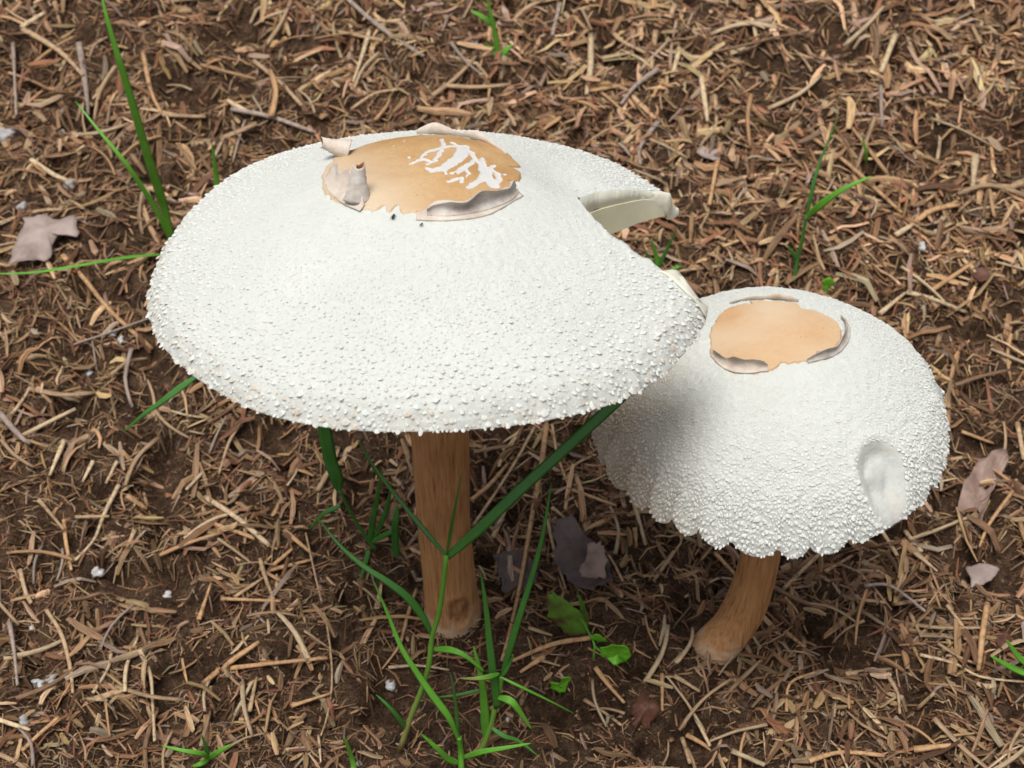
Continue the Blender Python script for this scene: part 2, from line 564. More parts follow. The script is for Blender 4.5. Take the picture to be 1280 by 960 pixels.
def sweep(name, pts, wid, thick, n=12, seg=6, face=None, vfold=0.0, closed_tip=False, attr=None):
    """a tube with an elliptical section; wid/thick: function of s (0..1) giving half sizes"""
    P = catmull(pts, n)
    verts, faces, at_ = [], [], []
    for i, p in enumerate(P):
        t = (P[min(i + 1, n - 1)] - P[max(i - 1, 0)]).normalized()
        f = Vector(face) if face is not None else Vector((0, 0, 1))
        side = t.cross(f)
        if side.length < 1e-4: side = t.cross(Vector((1, 0, 0)))
        side.normalize(); nor = side.cross(t).normalized()
        s = i / (n - 1)
        w = wid(s); th = thick(s)
        for k in range(seg):
            a = 2 * math.pi * k / seg
            c, sn = math.cos(a), math.sin(a)
            verts.append(p + side * (w * c) + nor * (th * sn + vfold * w * abs(c)))
            at_.append(attr(s) if attr else 0.0)
    for i in range(n - 1):
        for k in range(seg):
            k2 = (k + 1) % seg
            faces.append((i * seg + k, i * seg + k2, (i + 1) * seg + k2, (i + 1) * seg + k))
    faces.append(tuple(range(seg - 1, -1, -1)))
    faces.append(tuple((n - 1) * seg + k for k in range(seg)))
    me = bpy.data.meshes.new(name)
    me.from_pydata([tuple(v) for v in verts], [], faces)
    me.update()
    if attr: fattr(me, 'dry', at_)
    smooth(me)
    return me

# ------------------------------------------------------------------ the mushrooms
class Cap:
    def __init__(self, R, loc, tilt, prof, thick, notch=None, roll=0.0):
        self.R = R; self.dent = None; self.prof = prof; self.thick = thick; self.notch = notch
        self.M = Matrix.Translation(loc) @ Matrix.Rotation(-tilt, 4, 'X') @ Matrix.Rotation(roll, 4, 'Y')
        self.Mi = self.M.inverted()
    def z(self, x, y):
        rho = np.hypot(x, y) / self.R
        return self.R * self.prof(np.clip(rho, 0, 1.0), np.arctan2(y, x))
    def nrm(self, x, y, e=4e-4):
        dx = (self.z(x + e, y) - self.z(x - e, y)) / (2 * e)
        dy = (self.z(x, y + e) - self.z(x, y - e)) / (2 * e)
        n = np.stack([-dx, -dy, np.ones_like(dx)], -1)
        return n / np.linalg.norm(n, axis=-1, keepdims=True)
    def hit(self, px, py):
        o = self.Mi @ CAM; d = (self.Mi.to_3x3() @ ray(px, py))
        ts = np.linspace(0.25, 0.75, 2500)
        X = o.x + d.x * ts; Y = o.y + d.y * ts; Z = o.z + d.z * ts
        g = Z - self.z(X, Y)
        ins = np.hypot(X, Y) < self.R
        bad = np.where((g < 0) & ins)[0]
        k = bad[0] if len(bad) else int(np.argmin(np.where(ins, np.abs(g), 9)))
        return float(X[k]), float(Y[k])

def th_interp(pts, rho):
    a = np.array(pts)
    return np.interp(rho, a[:, 0], a[:, 1])

def build_cap(cap, root, nr, ns, power, disp, stain_shade):
    u = np.linspace(0, 1, nr)
    rho = 1 - (1 - u) ** power
    rho[0] = 0.002
    k = np.linspace(0, 1, ns + 1)
    if cap.notch:
        tb = np.radians(th_interp(cap.notch['back'], rho)); tf = np.radians(th_interp(cap.notch['front'], rho)) + 2 * math.pi
        jit = np.radians(0.25) * vn(rho * 13, rho * 0, 51) * sstep(cap.notch['r0'], cap.notch['r0'] + 0.08, rho)
        jit2 = np.radians(0.8) * vn(rho * 37, rho * 0, 52) * sstep(cap.notch['r0'], cap.notch['r0'] + 0.08, rho)
        tb = tb + jit; tf = tf + jit2
    else:
        tb = np.zeros(nr); tf = np.full(nr, 2 * math.pi)
    TH = tb[:, None] + k[None, :] * (tf - tb)[:, None]
    RH = np.repeat(rho[:, None], ns + 1, 1)
    X = cap.R * RH * np.cos(TH); Y = cap.R * RH * np.sin(TH)
    Zt = cap.R * cap.prof(RH, TH)
    N = cap.nrm(X, Y)
    D = disp(RH, TH, X, Y)
    top = np.stack([X, Y, Zt], -1) + N * D[..., None]
    tk = cap.thick(RH)
    if cap.dent is not None: Zt2 = Zt - cap.dent(X, Y)
    else: Zt2 = Zt
    und = np.stack([X * (1 - 0.012 * RH), Y * (1 - 0.012 * RH), Zt2 - tk], -1)
    und[-1] = np.stack([X[-1] * 0.988, Y[-1] * 0.988, Zt[-1] - tk[-1]], -1)
    cols = ns + 1
    nv = nr * cols
    V = np.concatenate([top.reshape(-1, 3), und.reshape(-1, 3)])
    I = np.arange(nv).reshape(nr, cols)
    qt = np.stack([I[:-1, :-1], I[1:, :-1], I[1:, 1:], I[:-1, 1:]], -1).reshape(-1, 4)
    J = I + nv
    qu = np.stack([J[:-1, :-1], J[:-1, 1:], J[1:, 1:], J[1:, :-1]], -1).reshape(-1, 4)
    rim = np.stack([I[-1, :-1], J[-1, :-1], J[-1, 1:], I[-1, 1:]], -1)
    Q = [qt, qu, rim]
    if cap.notch:
        cut = np.where(rho > cap.notch['r0'])[0]
        a, b = cut[:-1], cut[1:]
        Q.append(np.stack([I[a, 0], J[a, 0], J[b, 0], I[b, 0]], -1))
        Q.append(np.stack([I[a, -1], I[b, -1], J[b, -1], J[a, -1]], -1))
    me = np_mesh('cap', V, quads=np.concatenate(Q))
    mat = np.ones(len(me.polygons), np.int32); mat[:len(qt)] = 0
    mat[len(qt) + len(qu):len(qt) + len(qu) + len(rim)] = 0
    st = np.concatenate([stain_shade(RH, TH, X, Y).ravel(), np.zeros(nv)])
    fattr(me, 'stain_shade', st)
    me.polygons.foreach_set('material_index', mat)
    bm = bmesh.new(); bm.from_mesh(me)
    bmesh.ops.remove_doubles(bm, verts=bm.verts, dist=2e-6)
    bmesh.ops.recalc_face_normals(bm, faces=bm.faces)
    bm.to_mesh(me); bm.free()
    smooth(me)
    o = link('cap', me, [M['skin'], M['flesh']], root)
    o.matrix_local = cap.M
    return o, (tb, tf, rho)

def build_gills(cap, root, par, count, depth, r_in, r_out, name='gills'):
    tb, tf, rho = par
    ok = [i for i in range(len(rho)) if r_in <= rho[i] <= r_out]
    ok = ok[::max(1, len(ok) // 20)]
    verts, faces = [], []
    for g in range(count + 1):
        u = (g + 0.02) / (count + 0.04)
        short = g % 3 == 1
        start = len(verts); m = 0
        for j, i in enumerate(ok):
            r = rho[i]
            if short and r < 0.5: continue
            th = tb[i] + u * (tf[i] - tb[i])
            x, y = cap.R * r * math.cos(th), cap.R * r * math.sin(th)
            zt = float(cap.R * cap.prof(np.array(r), np.array(th)) - cap.thick(np.array(r))) + 0.0008
            if cap.dent is not None: dn = float(cap.dent(np.array(x), np.array(y))); zt -= dn * 1.5
            f = (r - r_in) / (r_out - r_in)
            d = depth * (math.sin(math.pi * min(1, 0.12 + 0.80 * f)) ** 0.7) * (0.7 if short else 1)
            tx, ty = -math.sin(th) * 0.00022, math.cos(th) * 0.00022
            verts += [(x - tx, y - ty, zt), (x + tx, y + ty, zt), (x + tx, y + ty, zt - d), (x - tx, y - ty, zt - d)]
            m += 1
        for j in range(m - 1):
            a = start + 4 * j
            for k in range(4):
                k2 = (k + 1) % 4
                faces.append((a + k, a + 4 + k, a + 4 + k2, a + k2))
    me = bpy.data.meshes.new(name); me.from_pydata(verts, [], faces); me.update()
    bm = bmesh.new(); bm.from_mesh(me)
    for e in bm.edges:
        if len(e.link_faces) == 2 and e.calc_face_angle(0) > 0.9: e.smooth = False
    bm.to_mesh(me); bm.free(); smooth(me)
    o = link(name, me, M['gill'], root); o.matrix_local = cap.M
    tag(o, kind='stuff')
    return o

def build_scales(cap, root, n, rmin, size, lift, tanf, skip, jitter_big, disp, pack=1.0, rimshare=0.10):
    """small raised flecks lying down the slope, embedded in the cap's skin"""
    rr = np.sqrt(RNG.uniform(rmin * rmin, 1.0, n)); th = RNG.uniform(0, 2 * math.pi, n)
    k = int(n * rimshare); rr[:k] = 1 - RNG.uniform(0, 1, k) ** 1.4 * 0.14
    # blue-noise like thinning on a hash grid
    x = cap.R * rr * np.cos(th); y = cap.R * rr * np.sin(th)
    s = size(rr) * np.exp(RNG.normal(0, jitter_big, n))
    nzv = np.clip(cap.nrm(x * 0.985, y * 0.985)[:, 2], 0.55, 1.0)
    order = np.argsort(-s)
    cell = 0.0012
    occ = {}
    keep = []
    for i in order:
        ci, cj = int(x[i] // cell), int(y[i] // cell)
        ok = True
        for a in (-1, 0, 1):
            for b in (-1, 0, 1):
                for (xx, yy, ss) in occ.get((ci + a, cj + b), ()):
                    if (x[i] - xx) ** 2 + (y[i] - yy) ** 2 < (pack * nzv[i] * (s[i] + ss)) ** 2: ok = False
        if ok:
            occ.setdefault((ci, cj), []).append((x[i], y[i], s[i])); keep.append(i)
    keep = np.array(keep)
    x, y, s, rr, th = x[keep], y[keep], s[keep], rr[keep], th[keep]
    m = ~skip(x, y, rr, th)
    x, y, s, rr, th = x[m], y[m], s[m], rr[m], th[m]
    n = len(x)
    lim = np.minimum(1, 0.9995 * cap.R / np.hypot(x, y))
    x, y = x * lim, y * lim
    xc, yc = x * 0.985, y * 0.985
    N = cap.nrm(xc, yc)
    P = np.stack([x, y, cap.z(x, y)], -1) + N * disp(np.hypot(x, y) / cap.R, np.arctan2(y, x) % (2 * math.pi), x, y)[:, None]
    rad = np.stack([np.cos(th), np.sin(th), np.zeros(n)], -1)
    B = np.cross(N, rad); B /= np.linalg.norm(B, axis=-1, keepdims=True)
    T = np.cross(B, N)
    ang = RNG.normal(0, 0.30, n)[:, None]
    T, B = T * np.cos(ang) + B * np.sin(ang), B * np.cos(ang) - T * np.sin(ang)
    S = s[:, None]
    h = (lift(rr) * s * RNG.uniform(0.6, 1.4, n))[:, None]
    wv = RNG.uniform(0.55, 1.15, n)[:, None]
    V = np.stack([P - T * S * 0.8 - N * S * 0.10,
                  P + B * S * wv - N * S * 0.12, P - B * S * wv - N * S * 0.12,
                  P + T * S * 0.75 + B * S * wv * 0.5 + N * h, P + T * S * RNG.uniform(0.7, 1.0, n)[:, None] - B * S * wv * 0.45 + N * h * RNG.uniform(0.7, 1.2, n)[:, None],
                  P + T * S * 0.30 - N * S * 0.15,
                  P - T * S * 0.1 + N * h * 0.75], 1)
    b = (np.arange(n) * 7)[:, None]
    F = np.concatenate([b + np.array([[0, 6, 1]]), b + np.array([[0, 2, 6]]), b + np.array([[1, 6, 3]]), b + np.array([[2, 4, 6]]),
                        b + np.array([[6, 4, 3]]), b + np.array([[1, 3, 5]]), b + np.array([[2, 5, 4]]), b + np.array([[5, 3, 4]])])
    F = F[:, ::-1]
    me = np_mesh('scales', V.reshape(-1, 3), tris=F)
    t = np.clip(tanf(rr, th, s, n), 0, 1)
    tv = np.repeat(t[:, None], 7, 1); tv[:, [0, 1, 2, 5]] *= 0.25
    fattr(me, 'tan', tv.ravel())
    smooth(me, False)
    o = link('scales', me, M['scale'], root); o.matrix_local = cap.M
    tag(o, kind='stuff')
    return o

def seg_field(x, y, strokes):
    """largest 'inside' value of a set of tapering strokes: 1 in, 0 out, 0.5 on the edge"""
    best = np.full(x.shape, -9.0)
    for st in strokes:
        for (x0, y0, w0), (x1, y1, w1) in zip(st[:-1], st[1:]):
            dx, dy = x1 - x0, y1 - y0
            L2 = dx * dx + dy * dy + 1e-12
            t = np.clip(((x - x0) * dx + (y - y0) * dy) / L2, 0, 1)
            d = np.hypot(x - x0 - t * dx, y - y0 - t * dy)
            w = w0 + (w1 - w0) * t
            best = np.maximum(best, w - d)
    return best

def build_disc(cap, root, outline, strokes, mat, pale, raise_, label=None):
    """the smooth central plate; outline: (x, y) in the cap's own plane"""
    oc = np.array(outline)
    c = oc.mean(0)
    ang = np.arctan2(oc[:, 1] - c[1], oc[:, 0] - c[0]); rd = np.hypot(oc[:, 1] - c[1], oc[:, 0] - c[0])
    o_ = np.argsort(ang); ang, rd = ang[o_], rd[o_]
    ns, nr = 360, 90
    a = np.linspace(-math.pi, math.pi, ns, endpoint=False)
    R_ = np.interp(a, np.concatenate([[ang[-1] - 2 * math.pi], ang, [ang[0] + 2 * math.pi]]), np.concatenate([[rd[-1]], rd, [rd[0]]]))
    R_ = R_ * (1 + 0.018 * vn(a * 9, a * 0, 61) + 0.012 * vn(a * 26, a * 0, 62))
    u = np.linspace(0.004, 1, nr)
    X = c[0] + u[:, None] * R_[None, :] * np.cos(a)[None, :]
    Y = c[1] + u[:, None] * R_[None, :] * np.sin(a)[None, :]
    f = seg_field(X, Y, strokes) if strokes else np.full(X.shape, -9.0)
    f = f + 0.00016 * vn(X * 2600, Y * 2600, 63) + 0.00034 * vn(X * 900, Y * 900, 65)
    cr = np.clip(0.5 + f / 0.0007, 0, 1)
    h = raise_ * (1 - sstep(0.965, 1.0, u)[:, None] * 1.25) + 0.00012 * vn(X * 300, Y * 300, 64)
    h = h - 0.00022 * sstep(0.45, 0.9, cr) + 0.00010 * np.exp(-((cr - 0.25) / 0.2) ** 2) * (cr > 0.01)
    Z = cap.z(X, Y)
    N = cap.nrm(X, Y)
    V = np.stack([X, Y, Z], -1) + N * h[..., None]
    I = np.arange(nr * ns).reshape(nr, ns)
    I2 = np.roll(I, -1, 1)
    Q = np.stack([I[:-1], I[1:], I2[1:], I2[:-1]], -1).reshape(-1, 4)
    me = np_mesh('disc', V.reshape(-1, 3), quads=Q)
    fattr(me, 'crack', cr.ravel()); fattr(me, 'pale', np.clip(pale(X, Y), 0, 1).ravel())
    smooth(me)
    o = link('disc', me, mat, root); o.matrix_local = cap.M
    if label: o['label'] = label
    return o

def curl(cap, root, name, line, width, sweepang, side, mat, matin=None, lift=0.0003, turn=1.0, th=0.00035, ripple=0.0):
    """a peeled flap: a sheet rising from a line on the cap and curling over; line in cap-plane coords"""
    n = 40; m = 12
    P = catmull([Vector((x, y, 0)) for x, y in line], n)
    verts, faces = [], []
    seed = random.random() * 50
    for i, p in enumerate(P):
        t = (P[min(i + 1, n - 1)] - P[max(i - 1, 0)]).normalized()
        out = Vector((t.y, -t.x, 0)) * side
        s = i / (n - 1)
        w = width * (math.sin(math.pi * min(0.97, max(0.03, s))) ** 0.32) * (1 + 0.35 * float(vn(s * 7 + seed, 0, 71)))
        nn = Vector([float(v) for v in cap.nrm(np.array(p.x), np.array(p.y))])
        z = float(cap.z(p.x, p.y))
        b = Vector((p.x, p.y, z)) + nn * lift
        o2 = (out - nn * out.dot(nn)).normalized()
        for lay in (0, 1):
            for j in range(m):
                q = j / (m - 1)
                a = sweepang * q * (1 + 0.25 * float(vn(s * 5 + seed, 3, 72)))
                rho = w / max(sweepang, 0.2)
                r2 = rho - (th if lay else 0) * (1 - 0.6 * q)
                rip = ripple * math.sin(q * 40 + s * 3)
                verts.append(b + o2 * (rho * 0.0 + r2 * math.sin(a)) + nn * (rho - r2 * math.cos(a) + rip - 0.0002))
    K = 2 * m
    for i in range(n - 1):
        for j in range(m - 1):
            a = i * K + j
            faces.append((a, a + 1, a + K + 1, a + K))
            a += m
            faces.append((a, a + K, a + K + 1, a + 1))
        a = i * K
        faces.append((a + m - 1, a + 2 * m - 1, a + K + 2 * m - 1, a + K + m - 1))
        faces.append((a, a + K, a + K + m, a + m))
    for i in (0, n - 1):
        for j in range(m - 1):
            a = i * K + j
            faces.append((a, a + m, a + m + 1, a + 1) if i == 0 else (a, a + 1, a + m + 1, a + m))
    me = bpy.data.meshes.new(name)
    me.from_pydata([tuple(v) for v in verts], [], faces); me.update()
    mats = [mat, matin or mat]
    for p in me.polygons:
        k = min(v % K for v in p.vertices)
        p.material_index = 1 if (k >= m) else 0
    smooth(me)
    o = link(name, me, mats, root); o.matrix_local = cap.M
    return o

def roll_tube(cap, root, name, base, top, r, turns, mat, matin, a0=0.5):
    """a scrap of skin rolled up like a scroll, standing between two points of cap space"""
    b, t = Vector(base), Vector(top)
    ax = (t - b).normalized()
    s1 = ax.cross(Vector((0, 1, 0.3))).normalized(); s2 = ax.cross(s1)
    n, m = 46, 14
    verts, faces = [], []
    for lay in (0, 1):
        for i in range(n):
            q = i / (n - 1)
            a = turns * 2 * math.pi * q + a0
            rr = r * (1.05 - 0.55 * q) - lay * 0.00028
            for j in range(m):
                f = j / (m - 1)
                k = (1 + 0.9 * (1 - f) ** 1.6 - 0.15 * f) * (1 + 0.05 * math.sin(f * 34) + 0.10 * math.sin(q * 5))
                edge = 0.06 * (t - b).length * math.sin(q * 9 + f * 3)
                verts.append(b + ax * ((t - b).length * f + edge * f) + (s1 * math.cos(a) + s2 * math.sin(a)) * (rr * k))
    N = n * m
    for i in range(n - 1):
        for j in range(m - 1):
            a = i * m + j
            faces.append((a, a + 1, a + m + 1, a + m))
            faces.append((N + a, N + a + m, N + a + m + 1, N + a + 1))
    for i in range(n - 1):
        a = i * m + m - 1
        faces.append((a, N + a, N + a + m, a + m))
        a = i * m
        faces.append((a, a + m, N + a + m, N + a))
    me = bpy.data.meshes.new(name); me.from_pydata([tuple(v) for v in verts], [], faces); me.update()
    k = 2 * (n - 1) * (m - 1)
    for p in me.polygons:
        p.material_index = 1 if (p.index < k and p.index % 2 == 1) else 0
    smooth(me)
    o = link(name, me, [mat, matin], root); o.matrix_local = cap.M
    return o

def build_stem(root, pts, rad, hollow=None, pale_h=0.008, n=90, seg=64, seed=0):
    P = catmull(pts, n)
    V = np.zeros((n, seg, 3)); pale = np.zeros((n, seg)); hol = np.zeros((n, seg))
    a = np.linspace(0, 2 * math.pi, seg, endpoint=False)
    prev = Vector((1, 0, 0))
    for i, p in enumerate(P):
        t = (P[min(i + 1, n - 1)] - P[max(i - 1, 0)]).normalized()
        s1 = (prev - t * prev.dot(t)).normalized(); prev = s1
        s2 = t.cross(s1)
        s = i / (n - 1)
        r = rad(s)
        per = np.cos(a) * 3 + 7; per2 = np.sin(a) * 3 + 7
        rr = r * (1 + 0.05 * vn(per * 0.6 + seed, per2 * 0.6 + s * 5, 81) + 0.016 * vn(per * 5, per2 * 5 + s * 2.5, 82) + 0.010 * vn(per * 11, per2 * 11 + s * 4, 83))
        d = np.stack([np.cos(a) * s1.x + np.sin(a) * s2.x, np.cos(a) * s1.y + np.sin(a) * s2.y, np.cos(a) * s1.z + np.sin(a) * s2.z], -1)
        V[i] = np.array(p)[None, :] + d * rr[:, None]
        pale[i] = np.clip(1 - (V[i, :, 2] - 0.002) / pale_h + 0.9 * vn(a * 6 / math.pi * 2, a * 0 + s * 40, 84), 0, 1) * 0.6
    if hollow is not None:
        hp, hr = hollow
        dx = (V[..., 0] - hp.x); dz = (V[..., 2] - hp.z); dy = V[..., 1] - hp.y
        dd = np.sqrt((dx / hr[0]) ** 2 + (dz / hr[1]) ** 2 + (dy / 0.012) ** 2)
        f = 1 - sstep(0.55, 1.0, dd)
        ringm = np.exp(-((dd - 1.1) / 0.22) ** 2)
        V[..., 1] += (0.0017 * f - 0.0008 * ringm) * (0.6 + 0.5 * vn(V[..., 0] * 300, V[..., 2] * 300, 86))
        lump = np.exp(-(dd / 0.45) ** 2)
        V[..., 1] -= 0.0016 * lump
        hol = f * (0.45 + 0.55 * (vn(V[..., 0] * 500, V[..., 2] * 500, 85) > 0.1))
        pale = np.maximum(pale, 0.5 * ringm * (V[..., 2] < hp.z) * (0.5 + 0.5 * vn(V[..., 0] * 700, V[..., 2] * 700, 87)))
    I = np.arange(n * seg).reshape(n, seg); I2 = np.roll(I, -1, 1)
    Q = np.stack([I[:-1], I2[:-1], I2[1:], I[1:]], -1).reshape(-1, 4)
    T = np.array([(0, k + 1, k) for k in range(1, seg - 1)])
    me = np_mesh('stem', V.reshape(-1, 3), quads=Q, tris=T)
    fattr(me, 'pale', pale.ravel()); fattr(me, 'hollow', hol.ravel())
    smooth(me)
    return link('stem', me, M['stem'], root)

# ---- big mushroom
def prof_big(rho, th):
    z = 0.2800 * (1 - rho ** 2.326) + 0.060 * np.exp(-(rho / 0.46) ** 3.2)
    z = z - 0.05 * np.clip((rho - 0.93) / 0.07, 0, 1) ** 2
    z = z + rho ** 3 * (0.016 * np.sin(3 * th + 0.6) + 0.010 * np.sin(5 * th + 2.0))
    z = z + 0.010 * rho ** 2 * vn(np.cos(th) * 3.2 + 5, np.sin(th) * 3.2 + 5, 31)
    # the slope hollows beside the plate, towards the tear
    d = np.arctan2(np.sin(th - 0.30), np.cos(th - 0.30))
    z = z - 0.030 * np.exp(-(d / 0.30) ** 2) * np.exp(-((rho - 0.46) / 0.14) ** 2)
    z = z + 0.010 * np.exp(-((np.cos(th) - 0.0) / 0.5) ** 2) * np.where(np.sin(th) < 0, 1, 0) * np.exp(-((rho - 0.42) / 0.10) ** 2)
    return z
def thick_big(r): return 0.0007 + 0.0145 * (1 - r) ** 0.9
cap1 = Cap(0.0876, Vector((-0.0249, 0.0, 0.1910)), 0.135, prof_big, thick_big)
def edge_table(pix, last):
    """the slit's edge, measured on the cap's own surface: (share of the radius, degrees)"""
    rows = [(0.0, APEX[1]), APEX]
    for px, py in pix:
        x, y = cap1.hit(px, py)
        r, a = math.hypot(x, y) / cap1.R, math.degrees(math.atan2(y, x))
        if r > rows[-1][0] + 0.01: rows.append((r, a))
    rows = [q for q in rows if q[0] < 0.97]
    rows.append((1.0, last))
    return rows
_ax, _ay = cap1.hit(722, 247)
APEX = (math.hypot(_ax, _ay) / cap1.R, math.degrees(math.atan2(_ay, _ax)))
R0 = APEX[0]
cap1.notch = dict(r0=R0, back=edge_table([(745, 240), (775, 238), (805, 239), (835, 247)], 27.0),
                  front=edge_table([(732, 262), (748, 279), (768, 297), (792, 314), (815, 328), (838, 341), (862, 362)], -18.0))
print('slit', cap1.notch)
shroom1 = empty('mushroom', (0, 0, 0))
tag(shroom1, 'large white scaly mushroom with torn slit in its wide cap', 'mushroom', 'pair of mushrooms')

def disp1(RH, TH, X, Y):
    f = 0.00020 * vn(X * 900, Y * 900, 41) + 0.00012 * vn(X * 1900, Y * 1900, 42)
    rim = sstep(0.93, 1.0, RH)
    return f * (0.5 + RH) + rim * (0.0007 * vn(TH * 30, RH * 4, 43) + 0.0004 * vn(TH * 90, RH * 3, 44))
def stain1(RH, TH, X, Y):
    d = np.arctan2(np.sin(TH + 0.20), np.cos(TH + 0.20))
    tip = np.exp(-(d / 0.07) ** 2) * sstep(0.93, 1.0, RH)
    return np.clip(0.12 * sstep(0.95, 1.0, RH) * (vn(TH * 40, RH * 10, 45) + 0.3) + 0.6 * tip * (0.6 + 0.4 * vn(X * 900, Y * 900, 46)), 0, 1)
_, par1 = build_cap(cap1, shroom1, 125, 380, 1.35, disp1, stain1)
build_gills(cap1, shroom1, par1, 150, 0.0105, 0.14, 0.975)

def in_notch(rr, th):
    tb = np.radians(th_interp(cap1.notch['back'], rr)); tf = np.radians(th_interp(cap1.notch['front'], rr))
    d = np.arctan2(np.sin(th), np.cos(th))
    return (d < tb + 0.012) & (d > tf - 0.012) & (rr > R0 - 0.03)
build_scales(cap1, shroom1, 42000, 0.36,
             lambda r: 0.00022 + 0.00040 * np.clip((r - 0.45) / 0.55, 0, 1) ** 1.2,
             lambda r: 0.34 + 0.10 * r,
             lambda r, th, s, n: sstep(0.86, 1.0, r) * RNG.uniform(0, 0.8, n) * (RNG.uniform(0, 1, n) > 0.45) + 0.10 * RNG.uniform(0, 1, n),
             lambda x, y, rr, th: in_notch(rr, th), 0.30, disp1)

# central plate of the big cap, drawn in the cap's own plane (units of its radius)
def ell(cx, cy, ax, ay, mods, n=72):
    pts = []
    for i in range(n):
        a = 2 * math.pi * i / n
        f = 1.0
        for (deg, wdt, amt) in mods:
            d = math.atan2(math.sin(a - math.radians(deg)), math.cos(a - math.radians(deg)))
            f += amt * math.exp(-(d / math.radians(wdt)) ** 2)
        pts.append((cx + ax * f * math.cos(a), cy + ay * f * math.sin(a)))
    return pts
R1 = cap1.R
out1 = [(x * R1, y * R1) for x, y in ell(-0.028, 0.040, 0.352, 0.318, [(250, 2.2, -0.13), (258, 2.0, -0.15), (8, 3, -0.12), (343, 3, -0.10), (150, 6, 0.05), (60, 5, -0.05)], 220)]
Z = lambda zx, zy: (380 + zx / 4.0, 140 + zy / 4.0)
raw = [[(530, 272, 6), (575, 250, 7), (610, 215, 8), (650, 200, 9), (700, 185, 12), (740, 180, 8)],
       [(700, 185, 9), (690, 145, 6)],
       [(690, 200, 9), (665, 235, 9), (655, 255, 9), (620, 272, 6)],
       [(800, 185, 18), (780, 230, 24), (740, 265, 20), (690, 295, 18), (640, 305, 13), (615, 290, 6)],
       [(740, 160, 6), (775, 185, 13), (835, 215, 12), (850, 245, 5)],
       [(845, 262, 8), (800, 285, 14), (770, 315, 8)], [(800, 285, 9), (825, 320, 6)], [(738, 318, 8), (744, 314, 8)],
       [(725, 358, 8), (765, 345, 8)], [(790, 338, 8), (788, 360, 7)],
       [(890, 240, 7), (890, 280, 15), (910, 310, 20), (890, 345, 13), (825, 385, 10)],
       [(910, 310, 14), (950, 275, 6)], [(910, 320, 16), (945, 375, 18), (975, 345, 12), (962, 315, 8)],
       [(575, 250, 7), (602, 246, 8), (640, 262, 6)], [(850, 243, 6), (838, 262, 9)], [(742, 316, 7), (772, 300, 6)], [(690, 295, 9), (712, 320, 4)], [(835, 215, 9), (868, 262, 6), (888, 268, 8)], [(940, 300, 6), (968, 318, 7)], [(825, 318, 5), (812, 335, 5)],
       [(500, 155, 4), (508, 150, 4)], [(446, 182, 3), (450, 176, 3)], [(1000, 325, 5), (1006, 322, 4)], [(524, 236, 4), (532, 250, 3)]]
strokes1 = []
for st in raw:
    row = []
    for zx, zy, w in st:
        hx, hy = cap1.hit(*Z(zx, zy))
        row.append((hx, hy, w / 4.0 * 0.000245 * 1.5))
    strokes1.append(row)
build_disc(cap1, shroom1, out1, strokes1, M['disc1'],
           lambda X, Y: 0.85 * sstep(0.10 * R1, -0.34 * R1, X + 0.55 * Y) + 0.22 * vn(X * 60, Y * 60, 91), 0.0006,
           'smooth tan centre plate with branching white cracks')

def hl(pix, cap):
    return [cap.hit(a, b) for a, b in pix]
# grey flaps peeled up round the plate
curl(cap1, shroom1, 'peeled_flap', hl([(404, 226), (412, 242), (428, 256), (450, 266)], cap1), 0.0085, 1.1, -1, M['curl'], M['curlpink'], lift=0.0006)
curl(cap1, shroom1, 'peeled_flap', hl([(534, 272), (566, 272), (604, 266), (636, 254), (648, 244)], cap1), 0.0075, 2.3, -1, M['curl'], M['curl'], lift=0.0006)
curl(cap1, shroom1, 'peeled_flap', hl([(520, 276), (560, 277), (610, 270), (654, 246)], cap1), 0.0050, 0.6, -1, M['curlpink'], M['curlpink'], lift=0.0003)
curl(cap1, shroom1, 'peeled_flap', hl([(522, 168), (560, 169), (598, 176), (634, 196)], cap1), 0.0040, 2.2, 1, M['curlpink'], M['curl'], lift=0.0004)
def cpt(px, py, h):
    x, y = cap1.hit(px, py)
    return Vector((x, y, float(cap1.z(x, y)) + h))
A0A = 0.6
roll_tube(cap1, shroom1, 'rolled_scrap', cpt(447, 248, 0.0002), cpt(447, 248, 0.0105) + Vector((0.0010, 0.001, 0)), 0.0025, 0.80, M['curl'], M['curlin'], A0A)
roll_tube(cap1, shroom1, 'rolled_scrap', cpt(437, 192, 0.0012), cpt(437, 192, 0.0040) + Vector((-0.0085, 0.000, 0)), 0.0021, 1.1, M['curlpink'], M['curlin'], 0.5)

# torn flesh sticking out of the slit
def torn(name, rows, mat):
    """rows: list of lists of (rho, deg, dz)"""
    verts = []; faces = []
    n = len(rows[0])
    for lay in (0, 1):
        for row in rows:
            for (r, dg, dz) in row:
                a = math.radians(dg)
                x, y = cap1.R * r * math.cos(a), cap1.R * r * math.sin(a)
                verts.append((x, y, float(cap1.R * cap1.prof(np.array(r), np.array(a))) + dz - lay * 0.0009))
    m = len(rows); K = n * m
    for i in range(m - 1):
        for j in range(n - 1):
            a = i * n + j
            faces.append((a, a + 1, a + n + 1, a + n)); faces.append((K + a, K + a + n, K + a + n + 1, K + a + 1))
    for j in range(n - 1):
        for i in (0, m - 1):
            a = i * n + j
            faces.append((a, a + 1, K + a + 1, K + a))
    for i in range(m - 1):
        for j in (0, n - 1):
            a = i * n + j
            faces.append((a, a + n, K + a + n, K + a))
    me = bpy.data.meshes.new(name); me.from_pydata(verts, [], faces); me.update()
    bm = bmesh.new(); bm.from_mesh(me); bmesh.ops.recalc_face_normals(bm, faces=bm.faces); bm.to_mesh(me); bm.free()
    smooth(me)
    o = link(name, me, mat, shroom1); o.matrix_local = cap1.M
    return o
rs = np.linspace(0.83, 1.0, 16)
rows = []
